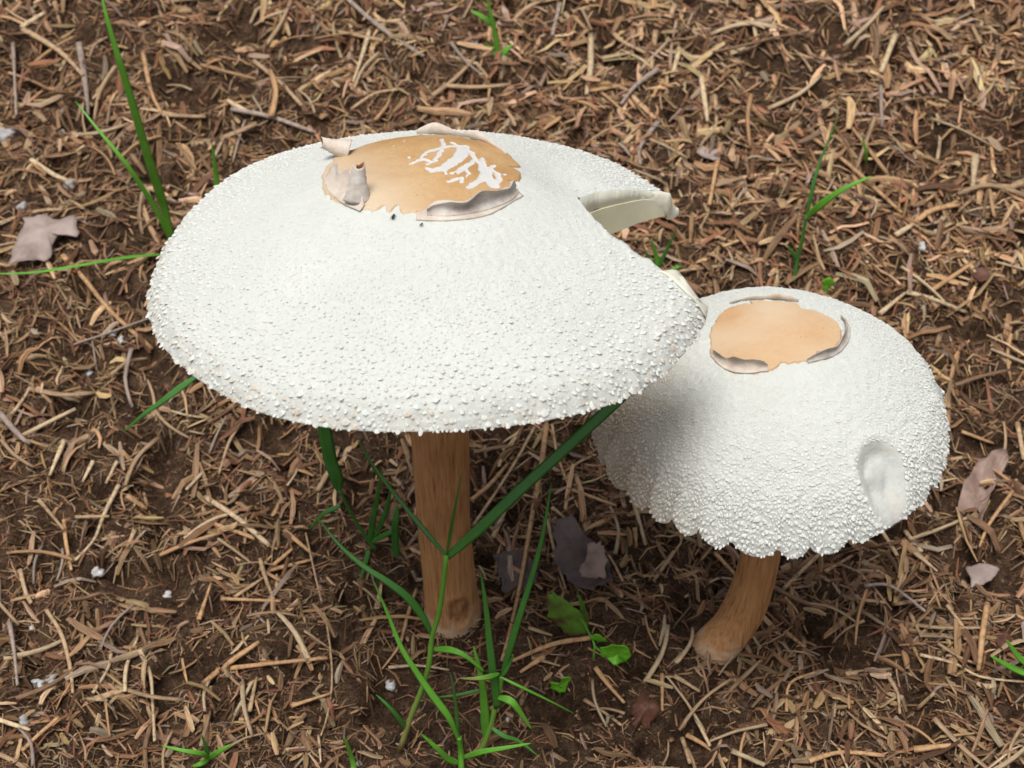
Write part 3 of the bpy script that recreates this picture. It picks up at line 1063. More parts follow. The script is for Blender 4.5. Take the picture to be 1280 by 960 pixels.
for k in range(5):
    f = k / 4
    rows.append([(float(r) + 0.012 * f * math.sin(r * 60), float(th_interp(cap1.notch['front'], r)) - 2.0 + f * (4.6 + 1.6 * math.sin(r * 45)) * math.sin(math.pi * min(0.95, (r - 0.81) / 0.22)), 0.0008 - 0.0012 * f + 0.0007 * f * math.sin(r * 90)) for r in rs])
torn('torn_flesh', rows, M['flesh'])
lp = []
for r in np.linspace(0.80, 1.045, 10):
    a = math.radians(float(th_interp(cap1.notch['back'], min(r, 1))) + 0.6 + 0.15 * math.sin(r * 30))
    lp.append(Vector((cap1.R * r * math.cos(a), cap1.R * r * math.sin(a), float(cap1.R * cap1.prof(np.array(min(r, 1.0)), np.array(a))) - 0.0026 - 0.01 * max(0, r - 0.97))))
me = sweep('torn_lobe', lp, lambda q: 0.0015 * math.sin(math.pi * (0.04 + 0.88 * q)) ** 0.8, lambda q: 0.0036 * math.sin(math.pi * (0.04 + 0.86 * q)) ** 0.8, n=40, seg=14)
o = link('torn_lobe', me, M['flesh'], shroom1); o.matrix_local = cap1.M

# stem of the big mushroom
b1 = ground_hit(564, 792)
top1 = cap1.M @ Vector((0, 0, 0.020))
B1 = Vector((b1.x, b1.y + 0.010, 0))
pts1 = [Vector((B1.x + 0.001, B1.y, float(gz(B1.x, B1.y)) - 0.008)), Vector((B1.x, B1.y, 0.012)), Vector((B1.x - 0.0012, B1.y, 0.05)), Vector((B1.x * 0.5 + top1.x * 0.5 - 0.001, 0.5 * (B1.y + top1.y), 0.11)), top1]
def rad1(s):
    return 0.0108 + 0.0040 * math.exp(-(s / 0.13) ** 1.5) - 0.0006 * math.sin(s * 3) + 0.0012 * max(0, s - 0.8) * 5
hol_p = at(575, 768, B1.y - 0.011)
build_stem(shroom1, pts1, rad1, (hol_p, (0.0052, 0.0085)), 0.003)

# ---- small mushroom
LOBES = [0.0]
while LOBES[-1] < 2 * math.pi - 0.14:
    LOBES.append(LOBES[-1] + random.uniform(0.14, 0.27))
LOBES = np.array(LOBES + [2 * math.pi])
PIT_TH = -0.62
def lobes(th):
    t = np.mod(th, 2 * math.pi)
    i = np.clip(np.searchsorted(LOBES, t, side='right') - 1, 0, len(LOBES) - 2)
    f = (t - LOBES[i]) / (LOBES[i + 1] - LOBES[i])
    d = np.arctan2(np.sin(t - PIT_TH), np.cos(t - PIT_TH))
    k = np.exp(-(d / 0.24) ** 4)
    return np.abs(np.sin(np.pi * f)) ** 0.55 * (1 - k) + 0.75 * k
def prof_small(rho, th):
    r = np.clip(rho, 0, 0.9999)
    z = 0.625 * (1 - r ** 2.35) ** 0.70
    z = z - 0.095 * sstep(0.84, 1.0, rho) * lobes(th) + 0.045 * sstep(0.8, 1, rho)
    z = z + rho ** 3 * (0.02 * np.sin(2 * th + 1.2) + 0.012 * np.sin(5 * th))
    return z
def thick_small(r): return 0.0008 + 0.013 * (1 - r) ** 0.9
cap2 = Cap(0.0610, Vector((0.0893, 0.004, 0.1155)), 0.042, prof_small, thick_small, None, math.radians(-3.5))
shroom2 = empty('mushroom', (0, 0, 0))
tag(shroom2, 'smaller domed white mushroom with scalloped edge and a dent, on bent stem', 'mushroom', 'pair of mushrooms')
PIT = cap2.hit(1104, 592)
PIT_TH = math.atan2(PIT[1], PIT[0])
def pitd(X, Y):
    dx, dy = X - PIT[0], Y - PIT[1]
    # the hollow is longer down the slope
    rn = math.hypot(*PIT); ux, uy = PIT[0] / rn, PIT[1] / rn
    a = (dx * ux + dy * uy) / 0.0080; b = (-dx * uy + dy * ux) / 0.0095
    return np.sqrt(a * a + b * b)
def dent2(X, Y): return 0.0058 * (1 - sstep(0.35, 1.25, pitd(X, Y)))
cap2.dent = dent2
def disp2(RH, TH, X, Y):
    f = 0.00026 * vn(X * 800, Y * 800, 41) + 0.00018 * vn(X * 1700, Y * 1700, 42)
    d = pitd(X, Y)
    pit = 1 - sstep(0.42, 1.02, d)
    f = f * (1 - 0.8 * pit) - 0.0036 * pit + 0.0005 * np.exp(-((d - 1.12) / 0.15) ** 2)
    f = f + pit * 0.0009 * vn(X * 260, Y * 260, 47)
    fold = (1 - pit) * sstep(0.75, 1, RH) * 0.0007 * (lobes(TH) - 0.6)
    return f + fold
def stain_shade2(RH, TH, X, Y):
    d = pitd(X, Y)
    left = sstep(-0.35, -0.95, X / cap2.R) * 0.75  # left side: large cap's shade and ground bounce, painted in with some staining
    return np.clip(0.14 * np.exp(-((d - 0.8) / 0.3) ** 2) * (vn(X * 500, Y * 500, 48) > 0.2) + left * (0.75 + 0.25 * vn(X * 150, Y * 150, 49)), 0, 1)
_, par2 = build_cap(cap2, shroom2, 120, 360, 1.8, disp2, stain_shade2)
build_gills(cap2, shroom2, par2, 120, 0.008, 0.16, 0.96)
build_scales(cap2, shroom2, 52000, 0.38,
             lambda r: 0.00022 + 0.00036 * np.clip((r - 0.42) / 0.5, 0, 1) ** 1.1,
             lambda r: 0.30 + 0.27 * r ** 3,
             lambda r, th, s, n: 0.60 * sstep(-0.40, -0.95, r * np.cos(th)) + 0.08 * RNG.uniform(0, 1, n),  # flecks on the left tanned to follow the shade painted there
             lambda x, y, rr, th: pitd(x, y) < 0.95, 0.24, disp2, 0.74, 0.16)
R2 = cap2.R
pix2 = [(886, 432), (893, 405), (905, 388), (930, 380), (936, 377), (942, 382), (962, 378), (985, 379), (998, 381), (1000, 387), (1022, 391), (1042, 400), (1053, 414), (1052, 428), (1040, 438), (1022, 442), (1012, 452), (990, 455), (976, 455), (968, 463), (950, 467), (920, 466), (900, 458), (889, 447)]
out2 = [cap2.hit(a, b) for a, b in pix2]
build_disc(cap2, shroom2, out2, None, M['disc2'], lambda X, Y: 0.35 + 0.5 * vn(X * 70, Y * 70, 92), 0.0006, 'smooth buff centre plate with ragged edge')
curl(cap2, shroom2, 'peeled_flap', hl([(888, 446), (905, 462), (930, 468), (960, 465)], cap2), 0.0060, 2.0, -1, M['curl'], M['curlpink'], lift=0.0005)
curl(cap2, shroom2, 'peeled_flap', hl([(1010, 455), (1040, 447), (1058, 432), (1062, 412), (1052, 398)], cap2), 0.0042, 1.9, -1, M['curl'], M['curl'], lift=0.0005)
curl(cap2, shroom2, 'peeled_flap', hl([(912, 380), (935, 375), (968, 374), (998, 378)], cap2), 0.0028, 1.8, 1, M['curlpink'], M['curl'], lift=0.0004)

# bent stem of the small mushroom
g2 = ground_hit(908, 822)
top2 = cap2.M @ Vector((0, 0, 0.015))
gz2 = float(gz(g2.x, g2.y))
pts2 = [Vector((g2.x - 0.0085, g2.y + 0.005, gz2 - 0.014)), Vector((g2.x - 0.0040, g2.y + 0.005, gz2 + 0.000)), Vector((g2.x + 0.0030, g2.y + 0.007, gz2 + 0.013)),
        Vector((g2.x + 0.0075, g2.y + 0.009, gz2 + 0.032)), Vector((g2.x + 0.0085, g2.y + 0.010, gz2 + 0.062)), top2]
def rad2(s):
    return 0.0080 + 0.0022 * math.exp(-(s / 0.16) ** 2) + 0.0006 * math.sin(s * 6)
build_stem(shroom2, pts2, rad2, None, 0.007, seed=5)

# ------------------------------------------------------------------ single straws lying on the litter
TAN, PALE, ORANGE, GREY, DARK = (0.44, 0.30, 0.175), (0.53, 0.40, 0.25), (0.47, 0.28, 0.14), (0.34, 0.265, 0.22), (0.24, 0.14, 0.08)
STRAW_G = 'dry straw pieces on the ground'
CNAME = ['tan', 'pale cream', 'orange-brown', 'weathered grey', 'dark brown']
MARKS = [((165, 130), 'the tall green shoot'), ((60, 305), 'the greyish mauve dead leaf'), ((135, 390), 'the thick orange-tan stalk'),
         ((330, 835), 'the Y-shaped stalks'), ((560, 680), 'the big stem'), ((618, 40), 'the sprout beyond the large cap'),
         ((1010, 280), 'the slender shoot behind the smaller mushroom'), ((1222, 640), 'the curled brown leaf'), ((1270, 830), 'the two bright blades'),
         ((805, 893), 'the reddish brown leaf'), ((745, 800), 'the lobed seedling'), ((930, 760), 'the bent stem'), ((450, 640), 'the dark green tuft'),
         ((122, 715), 'the oval cream pebble'), ((55, 855), 'the paired pebbles'), ((885, 200), 'the small mauve leaf scrap'), ((1160, 300), 'the two cream pebbles'),
         ((575, 930), 'the low grass plant'), ((480, 40), 'the long weathered grey stalk'), ((724, 690), 'the dark brown leaf in the shade')]
def straw_label(px, py, length, bent, ci):
    m = min(MARKS, key=lambda q: math.hypot(q[0][0] - px, q[0][1] - py))[1]
    size = 'long' if length > 62 else ('short' if length < 34 else 'mid-length')
    return '%s %s %s straw lying near %s' % (size, 'curved' if bent else 'straight', CNAME[ci], m)
COLS = [TAN, PALE, ORANGE, GREY, DARK]

def traced(path, w, ci, label=None, lift=0.003, name='dry_straw', round_=0.7):
    pts = [ground_hit(x, y, lift) for x, y in path]
    # keep the stalk stiff: smooth its heights
    zs = [p.z for p in pts]
    if len(pts) > 2:
        for i in range(1, len(pts) - 1): pts[i].z = max(zs[i], 0.5 * zs[i] + 0.25 * (zs[i - 1] + zs[i + 1]))
    sc = (pts[0] - CAM).length / FPX
    hw = w * sc * 0.5
    n = max(6, 3 * len(pts))
    ph = random.random() * 6
    me = sweep('dry_straw', pts, lambda s: hw * (0.95 - 0.35 * s + 0.10 * math.sin(5 * s + ph)), lambda s: hw * round_ * (0.95 - 0.3 * s), n=n, seg=6)
    o = link(name, me, M['straw'])
    c = COLS[ci]; k = random.uniform(0.85, 1.12)
    o.color = (c[0] * k, c[1] * k, c[2] * k, 1)
    lp = sum(math.hypot(a[0] - b[0], a[1] - b[1]) for a, b in zip(path[:-1], path[1:]))
    ch = math.hypot(path[0][0] - path[-1][0], path[0][1] - path[-1][1])
    tag(o, label or straw_label(0.5 * (path[0][0] + path[-1][0]), 0.5 * (path[0][1] + path[-1][1]), lp, ch < 0.985 * lp, ci), 'straw', STRAW_G)
    return o

TR = [([(80, 325), (105, 352), (140, 395), (192, 442)], 8, 2, 'thick orange-tan stalk running from grey dead leaf to large cap'),
      ([(255, 860), (290, 832), (325, 808)], 9, 2, 'thick tan stalk crossing another in a Y, shorter arm'),
      ([(272, 843), (330, 836), (410, 828)], 8, 2, 'thick tan stalk crossing another in a Y, longer arm'),
      ([(258, 627), (300, 655), (338, 688)], 9, 1, None), ([(270, 661), (310, 675), (348, 692)], 7, 2, None),
      ([(326, 704), (334, 732), (344, 756)], 6, 0, None), ([(278, 754), (352, 757)], 6, 2, None), ([(335, 719), (392, 705)], 7, 2, None),
      ([(346, 660), (370, 680), (394, 701)], 7, 2, None), ([(338, 716), (366, 692)], 7, 2, None), ([(294, 752), (330, 728)], 6, 0, None),
      ([(383, 672), (396, 730), (410, 790), (416, 850), (412, 905), (402, 925)], 3, 0, 'thin pale wiry stem arching beside the Y-shaped stalks'),
      ([(430, 0), (478, 42), (530, 76)], 8, 3, 'long weathered grey stalk lying straight on the bare patch'),
      ([(290, 142), (340, 152), (396, 172)], 8, 3, None), ([(318, 82), (350, 108), (378, 138)], 7, 0, None), ([(462, 45), (452, 80), (442, 108)], 6, 1, None),
      ([(440, 142), (470, 124), (502, 118)], 5, 0, None), ([(738, 48), (738, 90), (733, 124)], 9, 1, None), ([(819, 45), (814, 92)], 8, 0, None),
      ([(706, 22), (730, 53)], 7, 0, None), ([(750, 79), (792, 71)], 7, 1, None), ([(766, 46), (778, 58), (806, 72)], 7, 0, None), ([(832, 46), (888, 42)], 7, 0, None),
      ([(843, 12), (828, 48)], 8, 0, None), ([(822, 92), (795, 112), (776, 136)], 8, 3, None), ([(848, 70), (840, 102)], 8, 1, None),
      ([(876, 102), (884, 158)], 8, 1, None), ([(893, 126), (895, 160)], 7, 0, None), ([(900, 186), (886, 262)], 7, 2, None), ([(933, 302), (912, 356)], 8, 0, None),
      ([(902, 338), (848, 345)], 6, 0, None), ([(822, 158), (800, 190), (800, 212)], 7, 3, None), ([(750, 120), (790, 154)], 5, 2, None), ([(690, 115), (640, 140)], 5, 0, None),
      ([(700, 10), (690, 50)], 7, 3, None), ([(884, 0), (888, 22)], 8, 1, None), ([(1118, 50), (1100, 96)], 9, 1, None), ([(1015, 178), (1060, 214), (1126, 272)], 7, 2, 'long reddish stalk lying behind the smaller mushroom'),
      ([(1144, 282), (1165, 268), (1198, 262)], 9, 2, None), ([(1118, 300), (1140, 286)], 9, 1, None), ([(1132, 371), (1165, 380), (1206, 396)], 8, 1, None), ([(1098, 398), (1130, 372)], 7, 1, None),
      ([(1280, 232), (1235, 252)], 11, 0, None), ([(1218, 200), (1214, 245)], 10, 1, None), ([(1100, 262), (1078, 268)], 7, 0, None), ([(1075, 312), (1097, 335)], 4, 2, None),
      ([(0, 520), (28, 552), (40, 560)], 8, 3, None), ([(82, 556), (64, 600)], 7, 1, None), ([(96, 652), (138, 651)], 6, 0, None),
      ([(150, 612), (132, 650), (120, 682), (96, 706)], 6, 1, 'bent pale straw lying over a flat one, left of the Y-shaped stalks'),
      ([(50, 630), (68, 652), (82, 668)], 6, 0, None), ([(82, 655), (87, 690), (91, 718)], 6, 2, None), ([(170, 668), (152, 712)], 7, 0, None), ([(302, 534), (288, 560), (275, 598)], 6, 0, None),
      ([(153, 570), (178, 594)], 8, 2, None), ([(160, 625), (185, 642)], 8, 2, None), ([(118, 582), (105, 608)], 6, 1, None), ([(148, 582), (134, 610)], 6, 1, None), ([(255, 596), (234, 618)], 6, 1, None),
      ([(27, 718), (34, 745), (41, 760)], 7, 0, None), ([(60, 768), (80, 802), (90, 840), (93, 872)], 6, 0, None), ([(176, 818), (190, 850), (194, 890), (195, 932)], 6, 1, None),
      ([(14, 784), (20, 820), (24, 862)], 6, 3, None), ([(76, 902), (50, 925), (30, 944)], 7, 2, None), ([(141, 806), (138, 838), (118, 872)], 6, 1, None), ([(0, 905), (40, 918)], 7, 1, None),
      ([(158, 870), (160, 838), (175, 800)], 6, 1, None), ([(122, 880), (158, 868)], 8, 0, None), ([(250, 780), (265, 735)], 6, 2, None), ([(295, 900), (316, 858)], 7, 1, None), ([(313, 895), (322, 852)], 6, 0, None),
      ([(365, 888), (415, 872)], 6, 2, None), ([(300, 905), (380, 902)], 6, 2, None), ([(399, 925), (402, 958)], 4, 1, None),
      ([(521, 742), (510, 775), (500, 812), (478, 842)], 5, 2, 'slim tan stalk leaning beside the big stem under a green blade'),
      ([(486, 840), (522, 838), (562, 843)], 5, 1, None), ([(683, 536), (676, 590), (664, 660), (650, 740), (636, 800), (627, 832)], 7, 2, 'long upright tan stalk behind the green tuft by the big stem'),
      ([(668, 540), (646, 580), (622, 618)], 5, 0, None), ([(590, 630), (612, 615), (634, 586)], 7, 2, None), ([(592, 662), (622, 618)], 5, 0, None), ([(616, 678), (640, 625)], 7, 0, None),
      ([(690, 536), (698, 580), (722, 640)], 4, 2, None), ([(715, 618), (770, 638)], 6, 2, None), ([(640, 620), (668, 628)], 5, 0, None), ([(690, 640), (708, 655)], 6, 0, None),
      ([(684, 655), (694, 700), (707, 742)], 5, 0, None), ([(714, 672), (755, 694), (778, 732)], 5, 0, None), ([(842, 695), (832, 710), (816, 732)], 6, 0, None), ([(793, 665), (795, 690)], 6, 2, None),
      ([(738, 803), (690, 815), (640, 832)], 8, 2, None), ([(680, 826), (650, 846)], 8, 2, None), ([(660, 790), (690, 800)], 6, 0, None), ([(720, 780), (755, 790)], 5, 0, None),
      ([(665, 828), (700, 838)], 5, 0, None), ([(855, 752), (895, 732), (920, 731)], 4, 1, None), ([(893, 697), (920, 726)], 7, 2, None), ([(1040, 683), (1012, 712), (978, 742)], 7, 0, None),
      ([(980, 752), (995, 770), (1008, 798)], 4, 2, None), ([(980, 795), (1005, 815)], 7, 2, None), ([(842, 850), (874, 870)], 7, 0, None), ([(827, 848), (827, 894)], 6, 2, None), ([(744, 840), (760, 866), (780, 884)], 7, 2, None),
      ([(730, 880), (752, 898), (776, 912)], 6, 0, None), ([(868, 902), (887, 938)], 6, 1, None), ([(858, 924), (880, 938), (908, 957)], 8, 2, None), ([(852, 928), (862, 960)], 7, 0, None), ([(914, 944), (955, 962)], 9, 1, None),
      ([(1055, 753), (1105, 759)], 7, 0, None), ([(1114, 761), (1156, 755)], 7, 0, None), ([(1136, 772), (1150, 802)], 6, 0, None), ([(1232, 760), (1226, 800), (1221, 844)], 9, 2, 'stout upright tan stalk beside the red leaf scrap'),
      ([(1148, 824), (1190, 836), (1225, 852), (1282, 858)], 5, 1, 'thin pale stem curving past the stout tan stalk'), ([(1010, 957), (1050, 946), (1104, 950)], 8, 2, None), ([(1140, 942), (1194, 936)], 9, 2, None),
      ([(1108, 850), (1120, 872), (1123, 898)], 6, 0, None), ([(1144, 892), (1166, 872)], 7, 0, None), ([(982, 895), (986, 860), (1018, 846)], 5, 2, None), ([(1056, 848), (1112, 842)], 8, 0, None),
      ([(1080, 738), (1110, 745), (1155, 770)], 6, 3, None), ([(1182, 762), (1204, 792)], 6, 0, None), ([(1030, 720), (1065, 700)], 6, 0, None), ([(1095, 660), (1120, 700)], 7, 0, None), ([(1130, 670), (1150, 695)], 8, 1, None),
      ([(1264, 620), (1235, 660), (1222, 690)], 5, 2, None), ([(1270, 535), (1278, 580)], 8, 0, None), ([(1200, 545), (1240, 560)], 6, 2, None), ([(1140, 695), (1170, 720)], 6, 1, None),
      ([(100, 60), (108, 110), (112, 150)], 8, 3, None), ([(30, 42), (75, 70), (105, 100)], 8, 0, None), ([(28, 40), (60, 20)], 8, 1, None), ([(180, 70), (190, 120), (205, 150)], 6, 2, None),
      ([(205, 150), (258, 152)], 7, 0, None), ([(40, 205), (70, 228), (95, 235)], 8, 1, None), ([(285, 132), (320, 150)], 8, 1, None), ([(18, 60), (22, 150)], 5, 3, None), ([(0, 285), (50, 272), (80, 268)], 6, 0, None)]
straws = [traced(*t[:3], label=t[3]) for t in TR]

# the remaining straws share twelve meshes
variants = []; bends = []
for v in range(12):
    b = random.uniform(-0.10, 0.10); kz = random.uniform(0.00, 0.07)
    bends.append(abs(b) > 0.05 or v % 3 == 0)
    pts = [Vector((s - 0.5, b * math.sin(s * 3.1) + (0.05 * (s - 0.5) if v % 3 else 0.10 * abs(s - 0.55)), kz * math.sin(s * 3.1))) for s in np.linspace(0, 1, 5)]
    w = random.uniform(0.035, 0.055); th = w * random.uniform(0.35, 0.8)
    variants.append(sweep('dry_straw', pts, lambda s: w * (1 - 0.3 * s), lambda s: th * (1 - 0.25 * s), n=7, seg=5))
bentset = [variants[i] for i in range(12) if bends[i]]
while len(straws) < 298:
    px, py = random.uniform(-10, 1290), random.uniform(-5, 965)
    if ((px - 540) / 362) ** 2 + ((py - 350) / 200) ** 2 < 1: continue
    if ((px - 960) / 228) ** 2 + ((py - 530) / 168) ** 2 < 1: continue
    if 470 < px < 720 and py > 560: continue
    p = ground_hit(px, py)
    me = variants[random.randrange(12)]
    o = link('dry_straw', me, M['straw2'])
    ci = random.choices([0, 1, 2, 3, 4], [5, 4, 3, 2, 2])[0]
    c = COLS[ci]; k = random.uniform(0.8, 1.1)
    o.color = (c[0] * k, c[1] * k, c[2] * k, 1)
    L = random.uniform(0.013, 0.030) * (1 + 0.9 * max(0, p.y))
    yaw = random.uniform(0, 2 * math.pi)
    d = Vector((math.cos(yaw), math.sin(yaw), 0)) * L * 0.4
    za, zb = float(gz(p.x - d.x, p.y - d.y)), float(gz(p.x + d.x, p.y + d.y))
    o.rotation_euler = (random.uniform(-0.5, 0.5), -math.atan2(zb - za, 0.8 * L), yaw)
    o.location = (p.x, p.y, max(p.z, 0.5 * (za + zb)) + 0.0022)
    o.scale = (L, L * random.uniform(0.75, 1.1), L * random.uniform(0.75, 1.1))
    tag(o, straw_label(px, py, L / (p - CAM).length * FPX, me in bentset, ci), 'straw', STRAW_G)
    straws.append(o)

# ------------------------------------------------------------------ grass
def blade(name, root, path, w, mat='grass', face=(0.1, -0.75, 0.65), tip=True, dry=None, base_w=0.35):
    """path: (px, py, Y); w in picture pixels at the widest"""
    pts = [at_g(*p) for p in path]
    sc = (pts[len(pts) // 2] - CAM).length / FPX
    hw = w * sc * 0.5
    f = lambda s: hw * max(0.06, (base_w + (1 - base_w) * min(1, s / 0.25)) * ((1 - s) ** 0.55 if tip else 1.0) * 1.12)
    me = sweep(name, pts, f, lambda s: max(0.00012, hw * 0.10), n=22, seg=6, face=face, vfold=0.28, attr=dry or (lambda s: 0.0))
    return link(name, me, M[mat], root)

def culm(name, root, path, w, mat='grass', dry=None):
    pts = [at_g(*p, 0.0) if len(p) == 3 else p for p in path]
    sc = (pts[0] - CAM).length / FPX
    hw = w * sc * 0.5
    me = sweep(name, pts, lambda s: hw * (1 - 0.25 * s), lambda s: hw * (1 - 0.25 * s), n=18, seg=8, attr=dry or (lambda s: 0.0))
    return link(name, me, M[mat], root)

def tuft(px, py, label, name='grass_tuft', group='green grass shoots'):
    g = ground_hit(px, py)
    r = empty(name, (0, 0, 0))
    tag(r, label, 'grass', group)
    return r, g.y

# tall shoot behind the left of the large cap
r, Y = tuft(216, 300, 'tall bright green grass shoot rising behind the left of the large cap')
blade('blade', r, [(218, 312, Y), (205, 258, Y - 0.006), (185, 195, Y - 0.014), (160, 110, Y - 0.02), (140, 45, Y - 0.02), (126, -8, Y - 0.016)], 13)
blade('blade', r, [(216, 310, Y), (195, 262, Y - 0.004), (160, 208, Y - 0.006), (125, 165, Y + 0.0), (94, 126, Y + 0.012)], 7)
r, Y = tuft(274, 250, 'short single green blade poking up behind the large cap')
blade('blade', r, [(275, 262, Y), (271, 225, Y - 0.004), (265, 178, Y - 0.006)], 9)
r, Y = tuft(200, 322, 'long thin grass blade lying level past the grey dead leaf')
blade('blade', r, [(205, 322, Y + 0.0), (160, 322, Y - 0.012), (100, 332, Y - 0.034), (40, 341, Y - 0.046), (-20, 342, Y - 0.050)], 6, face=(0, -0.3, 0.9))
r, Y = tuft(158, 537, 'lone slanting blade under the left rim of the large cap')
blade('blade', r, [(246, 470, Y), (225, 485, Y - 0.003), (205, 500, Y - 0.006), (180, 518, Y - 0.008), (154, 540, Y - 0.008)], 9, 'grass2')

# plant in front of the big stem, with a jointed culm
r, Y = tuft(500, 938, 'jointed grass plant with long slanting blade crossing the big stem')
yel = lambda s: 0.75 * (1 - min(1, s / 0.3)) + 0.25 * (1 - s)
culm('culm', r, [(499, 940, Y), (514, 895, Y), (526, 865, Y), (536, 832, Y + 0.001), (540, 796, Y + 0.002), (548, 770, Y + 0.002), (554, 730, Y + 0.002), (558, 694, Y + 0.002)], 7, 'grass', yel)
blade('blade', r, [(559, 696, Y + 0.002), (600, 660, Y + 0.004), (650, 612, Y + 0.010), (705, 562, Y + 0.018), (785, 488, Y + 0.030)], 13, 'grass2', tip=False, base_w=0.6)
blade('blade', r, [(558, 694, Y + 0.002), (564, 660, Y), (570, 628, Y - 0.002), (577, 592, Y - 0.003)], 5, 'grass2')
blade('blade', r, [(558, 695, Y + 0.002), (535, 668, Y + 0.006), (505, 632, Y + 0.014), (478, 598, Y + 0.020), (450, 556, Y + 0.026)], 7, 'grass2')
blade('blade', r, [(541, 796, Y + 0.002), (528, 770, Y + 0.002), (508, 745, Y + 0.003), (480, 724, Y + 0.005), (455, 708, Y + 0.008), (425, 682, Y + 0.013), (398, 648, Y + 0.02)], 11, 'grass2')
blade('blade', r, [(541, 812, Y + 0.002), (562, 812, Y - 0.002), (582, 820, Y - 0.004), (606, 840, Y - 0.004)], 10, 'grass')
blade('blade', r, [(510, 915, Y), (498, 897, Y - 0.002), (485, 882, Y - 0.002), (470, 868, Y)], 7, 'grass2')

# low plant at the bottom
r, Y = tuft(576, 956, 'low grass plant with blades fanning out in front of the tuft')
culm('culm', r, [(577, 965, Y), (576, 940, Y), (574, 922, Y)], 8, 'grass')
blade('blade', r, [(575, 930, Y), (562, 898, Y), (540, 868, Y + 0.003), (522, 842, Y + 0.006), (502, 810, Y + 0.010), (485, 768, Y + 0.016), (466, 724, Y + 0.022)], 10, 'grass')
blade('blade', r, [(575, 958, Y), (560, 948, Y - 0.003), (545, 934, Y - 0.004), (526, 917, Y - 0.003)], 10, 'grass')
blade('blade', r, [(577, 948, Y), (600, 940, Y - 0.003), (630, 935, Y - 0.004), (664, 929, Y - 0.002)], 9, 'grass')
blade('blade', r, [(573, 925, Y), (571, 895, Y), (568, 868, Y), (563, 840, Y)], 5, 'grass2')

# the main tuft
r, Y = tuft(604, 942, 'broad-bladed green grass tuft standing between the two stems')
culm('culm', r, [(598, 944, Y), (610, 918, Y), (620, 880, Y + 0.001), (627, 846, Y + 0.002)], 8, 'grass', lambda s: 0.5 * (1 - s))
blade('blade', r, [(607, 925, Y), (606, 890, Y), (602, 850, Y), (592, 808, Y + 0.002)], 13, 'grass')
blade('blade', r, [(622, 885, Y), (616, 840, Y), (611, 795, Y + 0.002), (607, 755, Y + 0.004), (601, 716, Y + 0.006)], 11, 'grass2', base_w=0.8)
blade('blade', r, [(626, 850, Y + 0.002), (636, 815, Y + 0.003), (650, 768, Y + 0.006), (668, 710, Y + 0.012), (680, 660, Y + 0.018), (689, 604, Y + 0.024)], 10, 'grass2')
blade('blade', r, [(622, 872, Y), (638, 876, Y - 0.003), (650, 890, Y - 0.004), (664, 911, Y - 0.004)], 11, 'grass')
blade('blade', r, [(625, 846, Y), (650, 858, Y - 0.002), (685, 875, Y - 0.002), (718, 892, Y)], 4, 'grass')
blade('blade', r, [(624, 842, Y), (610, 846, Y - 0.003), (595, 848, Y - 0.004), (575, 848, Y - 0.002)], 8, 'grass', dry=lambda s: 1.0 * max(0, (s - 0.3) / 0.7))
blade('blade', r, [(612, 908, Y), (630, 920, Y - 0.003), (648, 926, Y - 0.003), (672, 948, Y - 0.003)], 7, 'grass2')
blade('blade', r, [(628, 845, Y), (636, 832, Y), (642, 818, Y)], 6, 'grass2')
blade('blade', r, [(600, 862, Y), (575, 868, Y - 0.001), (545, 872, Y)], 5, 'grass2')

# dark tuft behind, left of the big stem
r, Y = tuft(462, 690, 'dark green grass tuft in the shade left of the big stem')
culm('culm', r, [(470, 686, Y), (455, 668, Y), (438, 640, Y), (424, 612, Y)], 5, 'grass2')
blade('blade', r, [(424, 614, Y), (420, 594, Y), (412, 570, Y + 0.002), (400, 500, Y + 0.006)], 15, 'grass2', tip=False, base_w=0.3)
blade('blade', r, [(462, 680, Y), (466, 650, Y), (472, 620, Y), (478, 588, Y)], 9, 'grass2')
blade('blade', r, [(466, 676, Y), (478, 650, Y), (486, 624, Y), (490, 600, Y)], 7, 'grass2')
blade('blade', r, [(464, 678, Y), (482, 668, Y - 0.002), (494, 664, Y - 0.002), (500, 672, Y - 0.002)], 8, 'grass2')
blade('blade', r, [(497, 632, Y), (494, 655, Y - 0.003), (494, 680, Y - 0.004), (496, 698, Y - 0.003)], 8, 'grass2', tip=False)
blade('blade', r, [(462, 688, Y), (458, 706, Y - 0.003), (450, 732, Y - 0.003)], 7, 'grass2')
blade('blade', r, [(426, 632, Y), (405, 642, Y - 0.002), (386, 662, Y - 0.002)], 7, 'grass2')
blade('blade', r, [(478, 600, Y), (465, 580, Y), (447, 550, Y + 0.003)], 6, 'grass2')

# thin blades seen through the slit
r, Y = tuft(824, 335, 'little clump of blades seen through the slit in the large cap')
blade('blade', r, [(822, 340, Y), (820, 320, Y - 0.002), (814, 298, Y - 0.003)], 8)
blade('blade', r, [(822, 340, Y), (832, 315, Y - 0.002), (846, 286, Y - 0.003)], 6, 'grass2')
blade('blade', r, [(820, 340, Y), (812, 325, Y - 0.002), (806, 312, Y - 0.002)], 6, 'grass2')
blade('blade', r, [(835, 345, Y), (846, 338, Y - 0.002), (852, 334, Y - 0.002)], 6)

